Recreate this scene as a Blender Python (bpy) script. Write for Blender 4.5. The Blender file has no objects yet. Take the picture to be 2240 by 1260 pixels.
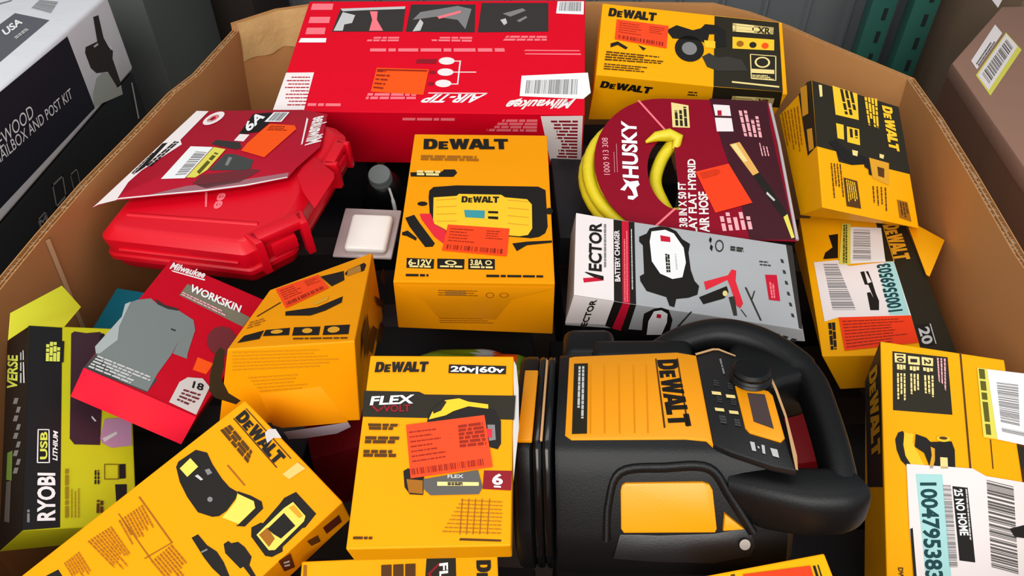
import bpy, bmesh, math, random
from mathutils import Vector, Matrix, Quaternion
from mathutils.geometry import tessellate_polygon

SC = bpy.context.scene
COL = SC.collection
# ------------------------------------------------------------ camera, light, exposure
cam_d = bpy.data.cameras.new('camera')
cam = bpy.data.objects.new('camera', cam_d)
COL.objects.link(cam)
cam.location = (0, 0, 1.45)
cam.rotation_euler = (math.radians(90 - 41.6), 0, 0)
cam_d.sensor_width = 36
cam_d.lens = 36 * 1618 / 2240
cam_d.clip_start = 0.02
SC.camera = cam
SC.view_settings.view_transform = 'Standard'
SC.view_settings.look = 'None'
SC.view_settings.exposure = 0.0
SC.view_settings.gamma = 1.0
SC.view_settings.use_curve_mapping = False
world = bpy.data.worlds.new('store_ambience')
SC.world = world
world.use_nodes = True
world.node_tree.nodes['Background'].inputs[0].default_value = (0.9, 0.95, 1.0, 1)
world.node_tree.nodes['Background'].inputs[1].default_value = 0.62

def area(name, loc, rot, sx, sy, watts, col):
    d = bpy.data.lights.new(name, 'AREA')
    d.shape = 'RECTANGLE'; d.size = sx; d.size_y = sy; d.energy = watts; d.color = col
    o = bpy.data.objects.new(name, d); COL.objects.link(o)
    o.location = loc; o.rotation_euler = rot
    return o
# two rows of fluorescent ceiling fixtures
area('ceiling_strip_light', (-0.5, -1.7, 2.6), (math.radians(52), 0, math.radians(-8)), 3.0, 1.6, 92, (1, 0.97, 0.93))
area('ceiling_strip_light', (0.0, 1.0, 3.4), (math.radians(-4), 0, 0), 2.4, 0.4, 10, (1, 0.97, 0.93))

# ------------------------------------------------------------ materials
def lin(c):
    r = []
    for v in c:
        v /= 255.0
        r.append(v / 12.92 if v <= 0.04045 else ((v + 0.055) / 1.055) ** 2.4)
    return (*r, 1)
MATS = {}
def material(name, rgb, rough=0.45, bump=0.0, bscale=40, spec=0.5, metal=0.0, alpha=None, mottle=0.0, mscale=8, coat=0.0):
    if name in MATS: return MATS[name]
    m = bpy.data.materials.new(name); m.use_nodes = True
    nt = m.node_tree; p = nt.nodes['Principled BSDF']
    c = lin(rgb)
    p.inputs['Base Color'].default_value = c
    p.inputs['Roughness'].default_value = rough
    p.inputs['Specular IOR Level'].default_value = spec
    p.inputs['Metallic'].default_value = metal
    p.inputs['Coat Weight'].default_value = coat
    p.inputs['Coat Roughness'].default_value = 0.25
    if alpha is not None: p.inputs['Alpha'].default_value = alpha
    if bump or mottle:
        tc = nt.nodes.new('ShaderNodeTexCoord')
    if bump:
        n = nt.nodes.new('ShaderNodeTexNoise'); n.inputs['Scale'].default_value = bscale; n.inputs['Detail'].default_value = 4
        b = nt.nodes.new('ShaderNodeBump'); b.inputs['Strength'].default_value = bump; b.inputs['Distance'].default_value = 0.004
        nt.links.new(tc.outputs['Object'], n.inputs['Vector']); nt.links.new(n.outputs['Fac'], b.inputs['Height']); nt.links.new(b.outputs['Normal'], p.inputs['Normal'])
    if mottle:
        n = nt.nodes.new('ShaderNodeTexNoise'); n.inputs['Scale'].default_value = mscale; n.inputs['Detail'].default_value = 6
        mx = nt.nodes.new('ShaderNodeMix'); mx.data_type = 'RGBA'
        mx.inputs[6].default_value = c
        mx.inputs[7].default_value = tuple(v * (1 - mottle) for v in c[:3]) + (1,)
        nt.links.new(tc.outputs['Object'], n.inputs['Vector']); nt.links.new(n.outputs['Fac'], mx.inputs[0]); nt.links.new(mx.outputs[2], p.inputs['Base Color'])
    MATS[name] = m
    return m
INK = dict(bk=(26, 22, 18), bk2=(22, 21, 22), ol=(38, 33, 20), ol2=(52, 50, 44), ol3=(150, 120, 20), dk=(52, 48, 46), dk2=(66, 68, 66), dk3=(48, 36, 18),
  dgy=(92, 88, 84), gy=(128, 126, 126), lg=(196, 196, 194), lg2=(205, 198, 194), lg3=(168, 172, 164), wh=(240, 240, 240), pw=(238, 228, 226), pk=(250, 120, 130), pk2=(236, 170, 176),
  y=(249, 172, 5), y2=(252, 196, 40), y3=(222, 158, 36), y4=(250, 214, 90), yp=(246, 156, 4), yp2=(226, 138, 4), cr=(236, 214, 140), ly=(222, 214, 90), lm=(206, 204, 44), lm2=(214, 224, 90), lm3=(110, 140, 60),
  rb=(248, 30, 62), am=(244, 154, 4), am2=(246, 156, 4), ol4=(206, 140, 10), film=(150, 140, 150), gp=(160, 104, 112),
  bw=(84, 50, 8), br2=(160, 98, 16), br3=(176, 124, 50), br4=(96, 58, 20), br5=(226, 172, 90), od=(150, 34, 8), od2=(92, 88, 24),
  **{'or': (250, 70, 24), 'or2': (246, 84, 10), 'or3': (246, 60, 14)},
  rd=(206, 10, 34), rd2=(226, 40, 56), rd3=(200, 20, 50), dm=(176, 10, 40), dm2=(62, 12, 26), mr=(140, 16, 30), mr2=(110, 40, 46), mr3=(90, 36, 20),
  lcd=(60, 150, 160), tl=(168, 216, 214), dt=(22, 66, 70), sg=(120, 128, 126), sg2=(168, 176, 174), og=(122, 116, 98), pl=(56, 34, 44), pu=(176, 130, 160), nv=(30, 34, 46), sl=(92, 94, 100),
  sc=(76, 62, 60), tan=(206, 160, 112), mt=(170, 164, 156), tape=(236, 196, 110))
def ink(k):
    return material('ink_' + k, INK[k], rough=0.3 if k == 'sc' else 0.45, spec=0.25)
def board(name, rgb, rough=0.42, bump=0.25, mottle=0.06):
    return material(name, rgb, rough=rough, bump=bump, bscale=22, mottle=mottle, mscale=14, spec=0.12)

# ------------------------------------------------------------ object helpers
def put(name, me, parent=None):
    o = bpy.data.objects.new(name, me); COL.objects.link(o)
    if parent is not None: o.parent = parent
    return o
def thing(name, label, cat, loc=(0, 0, 0), quat=None, group=None):
    o = bpy.data.objects.new(name, None); COL.objects.link(o)
    o.empty_display_size = 0.05
    o.location = loc
    if quat is not None:
        o.rotation_mode = 'QUATERNION'; o.rotation_quaternion = quat
    o['label'] = label; o['category'] = cat
    if group: o['group'] = group
    return o
def bm_obj(name, bm, mats, parent=None, smooth=None):
    me = bpy.data.meshes.new(name)
    bmesh.ops.recalc_face_normals(bm, faces=bm.faces[:])
    bm.to_mesh(me); bm.free()
    for m in (mats if isinstance(mats, (list, tuple)) else [mats]): me.materials.append(m)
    if smooth is not None:
        for p in me.polygons: p.use_smooth = True
        me.set_sharp_from_angle(angle=math.radians(smooth))
    return put(name, me, parent)
def structure(o):
    o['kind'] = 'structure'; return o
FACES = {'F': ('TL', 'TR', 'BR', 'BL'), 'K': ('tl', 'tr', 'br', 'bl'), 'B': ('BL', 'BR', 'br', 'bl'), 'L': ('tl', 'TL', 'BL', 'bl'), 'R': ('TR', 'tr', 'br', 'BR'), 'T': ('tl', 'tr', 'TR', 'TL')}
def hexa(corners, bevel=0.0012, seg=2):
    bm = bmesh.new()
    v = {k: bm.verts.new([c * 0.001 for c in p]) for k, p in corners.items()}
    for f in FACES.values(): bm.faces.new([v[k] for k in f])
    bmesh.ops.recalc_face_normals(bm, faces=bm.faces[:])
    if bevel: bmesh.ops.bevel(bm, geom=bm.edges[:], offset=bevel, segments=seg, profile=0.5, affect='EDGES')
    return bm
def box_bm(sx, sy, sz, bevel=0.003, seg=2, off=(0, 0, 0)):
    bm = bmesh.new()
    bmesh.ops.create_cube(bm, size=1)
    for v in bm.verts: v.co = Vector((v.co.x * sx + off[0], v.co.y * sy + off[1], v.co.z * sz + off[2]))
    if bevel: bmesh.ops.bevel(bm, geom=bm.edges[:], offset=bevel, segments=seg, profile=0.5, affect='EDGES')
    return bm
def prism_bm(pts, z0, z1, bevel=0.0, seg=2):
    bm = bmesh.new()
    lo = [bm.verts.new((p[0], p[1], z0)) for p in pts]; hi = [bm.verts.new((p[0], p[1], z1)) for p in pts]
    n = len(pts)
    bm.faces.new(hi); bm.faces.new(lo[::-1])
    for i in range(n): bm.faces.new((lo[i], lo[(i + 1) % n], hi[(i + 1) % n], hi[i]))
    bmesh.ops.recalc_face_normals(bm, faces=bm.faces[:])
    if bevel:
        bmesh.ops.bevel(bm, geom=[e for e in bm.edges if any(abs(f.normal.z) > 0.9 for f in e.link_faces)], offset=bevel, segments=seg, profile=0.5, affect='EDGES')
    return bm
def catmull(pts, n=6, closed=False):
    P = [Vector(p) for p in pts]; out = []
    N = len(P)
    for i in range(N if closed else N - 1):
        a, b, c, d = (P[(i - 1) % N], P[i], P[(i + 1) % N], P[(i + 2) % N]) if closed else (P[max(i - 1, 0)], P[i], P[i + 1], P[min(i + 2, N - 1)])
        for k in range(n):
            t = k / n
            out.append(0.5 * ((2 * b) + (c - a) * t + (2 * a - 5 * b + 4 * c - d) * t * t + (3 * b - a - 3 * c + d) * t ** 3))
    if not closed: out.append(P[-1])
    return out
def sweep_bm(path, rx, ry=None, seg=14, up=(0, 0, 1), closed=False, power=1.0, bm=None):
    """tube along path; rx across, ry along 'up'; radii may be lists; power<1 makes the section squarer"""
    bm = bm or bmesh.new(); ry = ry or rx; up = Vector(up); rings = []; n = len(path)
    for i, p in enumerate(path):
        a = path[(i - 1) % n] if (closed or i > 0) else path[i]; b = path[(i + 1) % n] if (closed or i < n - 1) else path[i]
        t = (b - a).normalized(); s = t.cross(up)
        s = s.normalized() if s.length > 1e-5 else Vector((1, 0, 0)); w = s.cross(t).normalized()
        r1 = rx[i] if isinstance(rx, list) else rx; r2 = ry[i] if isinstance(ry, list) else ry
        ring = []
        for k in range(seg):
            an = 2 * math.pi * k / seg; c, q = math.cos(an), math.sin(an)
            c = math.copysign(abs(c) ** power, c); q = math.copysign(abs(q) ** power, q)
            ring.append(bm.verts.new(p + s * (r1 * c) + w * (r2 * q)))
        rings.append(ring)
    for i in range(n if closed else n - 1):
        A, B = rings[i], rings[(i + 1) % n]
        for k in range(seg): bm.faces.new((A[k], A[(k + 1) % seg], B[(k + 1) % seg], B[k]))
    if not closed:
        bm.faces.new(rings[0][::-1]); bm.faces.new(rings[-1])
    return bm
def loft_bm(sections, cap=True):
    bm = bmesh.new(); R = [[bm.verts.new(p) for p in s] for s in sections]
    n = len(R[0])
    for A, B in zip(R, R[1:]):
        for k in range(n): bm.faces.new((A[k], A[(k + 1) % n], B[(k + 1) % n], B[k]))
    if cap: bm.faces.new(R[0][::-1]); bm.faces.new(R[-1])
    return bm
def lathe_bm(profile, seg=28, axis='Z'):
    secs = []
    for r, z in profile: secs.append([(r * math.cos(2 * math.pi * k / seg), r * math.sin(2 * math.pi * k / seg), z) for k in range(seg)])
    return loft_bm(secs)

# ------------------------------------------------------------ lettering
GLYPH = {  # heavy slab capitals of the tool maker's wordmark: (advance, outline, holes)
 'D': (1.0, [(0, 0), (0, 1), (.58, 1), (.80, .93), (.94, .75), (.97, .5), (.94, .25), (.80, .07), (.58, 0)], [[(.36, .24), (.5, .24), (.58, .31), (.61, .5), (.58, .69), (.5, .76), (.36, .76)]]),
 'e': (0.69, [(0, 0), (0, .76), (.66, .76), (.66, .58), (.33, .58), (.33, .47), (.6, .47), (.6, .29), (.33, .29), (.33, .18), (.66, .18), (.66, 0)], []),
 'W': (1.40, [(0, 1), (.37, 1), (.46, .5), (.56, 1), (.86, 1), (.96, .5), (1.05, 1), (1.42, 1), (1.16, 0), (.83, 0), (.71, .48), (.59, 0), (.26, 0)], []),
 'A': (0.92, [(-.10, 0), (.25, 1), (.69, 1), (1.04, 0), (.67, 0), (.62, .17), (.32, .17), (.27, 0)], [[(.39, .38), (.55, .38), (.47, .64)]]),
 'L': (0.74, [(0, 0), (0, 1), (.37, 1), (.37, .26), (.76, .26), (.76, 0)], []),
 'T': (0.94, [(.27, 0), (.27, .74), (-.04, .74), (-.04, 1), (.94, 1), (.94, .74), (.64, .74), (.64, 0)], [])}
def wordmark(txt):
    x = 0; tris = []
    for ch in txt:
        adv, out, holes = GLYPH[ch]
        loops = [[Vector((p[0] + x, p[1], 0)) for p in l] for l in [out] + holes]
        flat = [v for l in loops for v in l]
        for t in tessellate_polygon(loops): tris.append([(flat[i].x, flat[i].y) for i in t])
        x += adv + 0.035
    w = x - 0.035
    return [[(px / w, py) for px, py in t] for t in tris]
_TX = {}
def _font_tris(txt, bold, shear):
    c = bpy.data.curves.new('lettering', 'FONT')
    c.body = txt; c.size = 1; c.offset = 0.032 if bold else 0.0; c.shear = shear; c.resolution_u = 3
    o = bpy.data.objects.new('lettering', c); COL.objects.link(o)
    dg = bpy.context.evaluated_depsgraph_get(); dg.update()
    me = bpy.data.meshes.new_from_object(o.evaluated_get(dg))
    me.calc_loop_triangles()
    tr = [[(me.vertices[i].co.x, me.vertices[i].co.y) for i in t.vertices] for t in me.loop_triangles]
    bpy.data.objects.remove(o); bpy.data.curves.remove(c); bpy.data.meshes.remove(me)
    return tr
def text_tris(txt, style):
    key = (txt, style)
    if key in _TX: return _TX[key]
    if style == 'D': r = wordmark(txt)
    else:
        t = _font_tris(txt, style in 'bi' and style != '', 0.25 if style == 'i' else 0)
        if 'cap' not in _TX: _TX['cap'] = max(p[1] for q in _font_tris('H', False, 0) for p in q)
        xs = [p[0] for q in t for p in q]; x0, x1 = min(xs), max(xs)
        r = [[((p[0] - x0) / (x1 - x0), p[1] / _TX['cap']) for p in q] for q in t]
    _TX[key] = r
    return r

# ------------------------------------------------------------ printing on the flat panels of a carton
class Sheet:
    """collects the flat ink or paper pieces of one part"""
    def __init__(s): s.v = []; s.f = []; s.m = []; s.keys = []; s.isl = []
    def slot(s, k):
        if k not in s.keys: s.keys.append(k)
        return s.keys.index(k)
    def island(s, pts, tris, k):
        b = len(s.v); s.v += pts; f0 = len(s.f)
        for t in tris: s.f.append(tuple(b + i for i in t)); s.m.append(s.slot(k))
        lo = [min(p[i] for p in pts) for i in range(3)]; hi = [max(p[i] for p in pts) for i in range(3)]
        s.isl.append((lo, hi, f0, len(s.f)))
    def clusters(s):
        n = len(s.isl); par = list(range(n))
        def find(i):
            while par[i] != i: par[i] = par[par[i]]; i = par[i]
            return i
        sz = [max(h[i] - l[i] for i in range(3)) for l, h, _, _ in s.isl]
        for i in range(n):
            li, hi = s.isl[i][:2]
            for j in range(i):
                a, b = find(i), find(j)
                if a == b: continue
                lj, hj = s.isl[j][:2]
                g = sum(max(0.0, li[k] - hj[k], lj[k] - hi[k]) ** 2 for k in range(3)) ** 0.5
                if g <= max(0.012, 0.33 * max(sz[i], sz[j])): par[a] = b
        out = {}
        for i in range(n): out.setdefault(find(i), []).append(i)
        return list(out.values())
    def build(s, name, parent):
        first = None      # pieces far apart on the panel become parts of their own
        for group in s.clusters():
            faces = [f for i in group for f in range(s.isl[i][2], s.isl[i][3])]
            used = sorted({v for f in faces for v in s.f[f]}); at = {v: i for i, v in enumerate(used)}
            keys = sorted({s.m[f] for f in faces})
            me = bpy.data.meshes.new(name)
            me.from_pydata([tuple(s.v[v]) for v in used], [], [tuple(at[v] for v in s.f[f]) for f in faces])
            for k in keys: me.materials.append(ink(s.keys[k]))
            me.polygons.foreach_set('material_index', [keys.index(s.m[f]) for f in faces]); me.update()
            o = put(name, me, parent); first = first or o
        return first
def lerp4(q, u, v):
    a, b, c, d = q
    return tuple((a[i] * (1 - u) + b[i] * u) * (1 - v) + (d[i] * (1 - u) + c[i] * u) * v for i in (0, 1))
def pairs(l): return [(l[i], l[i + 1]) for i in range(0, len(l), 2)]
def print_art(root, frames, art, slab_bevel=0.0006):
    sheets = {}; slabs = []
    def frame(f):
        a, e1, e2, n = [Vector(x) for x in frames[f]]
        return a * 0.001, e1, e2, n
    for cmd in art:
        op, f, part = cmd[:3]
        a, e1, e2, n = frame(f)
        if op == 'X':
            slabs.append(cmd); continue
        lay, col = cmd[3:5]
        sh = sheets.setdefault((f, part), Sheet())
        off = 0.00022 * (lay + 1)
        def W(p, dz=0.0): return a + e1 * (p[0] * 0.001) + e2 * (p[1] * 0.001) + n * (off + dz)
        def poly(pts, k=col):
            V = [Vector((p[0], p[1], 0)) for p in pts]; tr = []
            for t in tessellate_polygon([V]):
                A, B, C = [pts[i] for i in t]
                tr.append(t if (B[0] - A[0]) * (C[1] - A[1]) - (C[0] - A[0]) * (B[1] - A[1]) > 0 else (t[0], t[2], t[1]))
            sh.island([W(p) for p in pts], tr, k)
        if op == 'P': poly(pairs(cmd[5]))
        elif op == 'T':
            txt, style, ox, oy, ux, uy, vx, vy = cmd[5:]
            pts = []; tr = []
            for t in text_tris(txt, style):
                q = [(ox + ux * p[0] + vx * p[1], oy + uy * p[0] + vy * p[1]) for p in t]; b = len(pts); pts += [W(p) for p in q]
                A, B, C = q
                tr.append((b, b + 1, b + 2) if (B[0] - A[0]) * (C[1] - A[1]) - (C[0] - A[0]) * (B[1] - A[1]) > 0 else (b, b + 2, b + 1))
            sh.island(pts, tr, col)
        elif op == 'L':
            rows, seed, fill, full, q = cmd[5:]; q = pairs(q); r = random.Random(seed * 77 + rows)
            length = math.dist(q[0], q[1]); hgt = math.dist(q[0], q[3]) / rows
            for i in range(rows):
                v0 = (i + (1 - fill) / 2) / rows; v1 = (i + (1 + fill) / 2) / rows
                end = 1.0 if full == 1 else r.uniform(full - 0.25, 1.0); u = 0.0
                while u < end - 0.005:
                    w = min(r.uniform(1.2, 4.5) * hgt * fill / max(length, 0.1), end - u)
                    poly([lerp4(q, u, v0), lerp4(q, u + w, v0), lerp4(q, u + w, v1), lerp4(q, u, v1)])
                    u += w + 0.45 * hgt * fill / max(length, 0.1)
        elif op == 'B':
            cnt, seed, q = cmd[5:]; q = pairs(q); r = random.Random(seed)
            ws = [r.choice((1, 1, 2, 3)) for _ in range(cnt * 2)]; tot = sum(ws); u = 0
            for i, w in enumerate(ws):
                if i % 2 == 0: poly([lerp4(q, u / tot, 0), lerp4(q, (u + w) / tot, 0), lerp4(q, (u + w) / tot, 1), lerp4(q, u / tot, 1)])
                u += w
        elif op == 'F':
            t, q = cmd[5:]; q = pairs(q); tv = t * math.dist(q[0], q[1]) / max(math.dist(q[0], q[3]), 0.1)
            for u0, u1, v0, v1 in ((0, 1, 0, tv), (0, 1, 1 - tv, 1), (0, t, 0, 1), (1 - t, 1, 0, 1)):
                poly([lerp4(q, u0, v0), lerp4(q, u1, v0), lerp4(q, u1, v1), lerp4(q, u0, v1)])
        elif op == 'E':
            cx, cy, ux, uy, vx, vy, inner = cmd[5:]; N = 24
            C = [(math.cos(2 * math.pi * k / N), math.sin(2 * math.pi * k / N)) for k in range(N)]
            pt = lambda c, k: (cx + (ux * c[0] + vx * c[1]) * k, cy + (uy * c[0] + vy * c[1]) * k)
            if inner:
                for k in range(N): poly([pt(C[k], 1), pt(C[(k + 1) % N], 1), pt(C[(k + 1) % N], inner), pt(C[k], inner)])
            else: poly([pt(c, 1) for c in C])
    made = {}
    for cmd in slabs:
        _, f, part, z0, th, col, q = cmd
        a, e1, e2, n = frame(f)
        bm = prism_bm([(x * 0.001, y * 0.001) for x, y in pairs(q)], z0 * 0.001, (z0 + th) * 0.001, bevel=min(slab_bevel, th * 0.0003))
        M = Matrix((e1, e2, n)).transposed().to_4x4(); M.translation = a
        bm.transform(M)
        made[(f, part)] = bm_obj(part, bm, plastic(col) if col in ('yp', 'bk2') else ink(col), root, 35)
    for (f, part), sh in sorted(sheets.items(), key=lambda kv: kv[0][1].count('/')):
        par = root; nm = part
        if '/' in part:
            top, nm = part.split('/')
            par = made.get((f, top)) or next((o for (ff, p), o in made.items() if p == top), None)
            if par is None: par = made[(f, top)] = Sheet().build(top, root)
        o = sh.build(nm, par)
        if '/' not in part: made[(f, part)] = o
    return made
def plastic(k):
    return material('plastic_' + k, INK[k], rough=0.38, bump=0.05, bscale=600)

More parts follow.
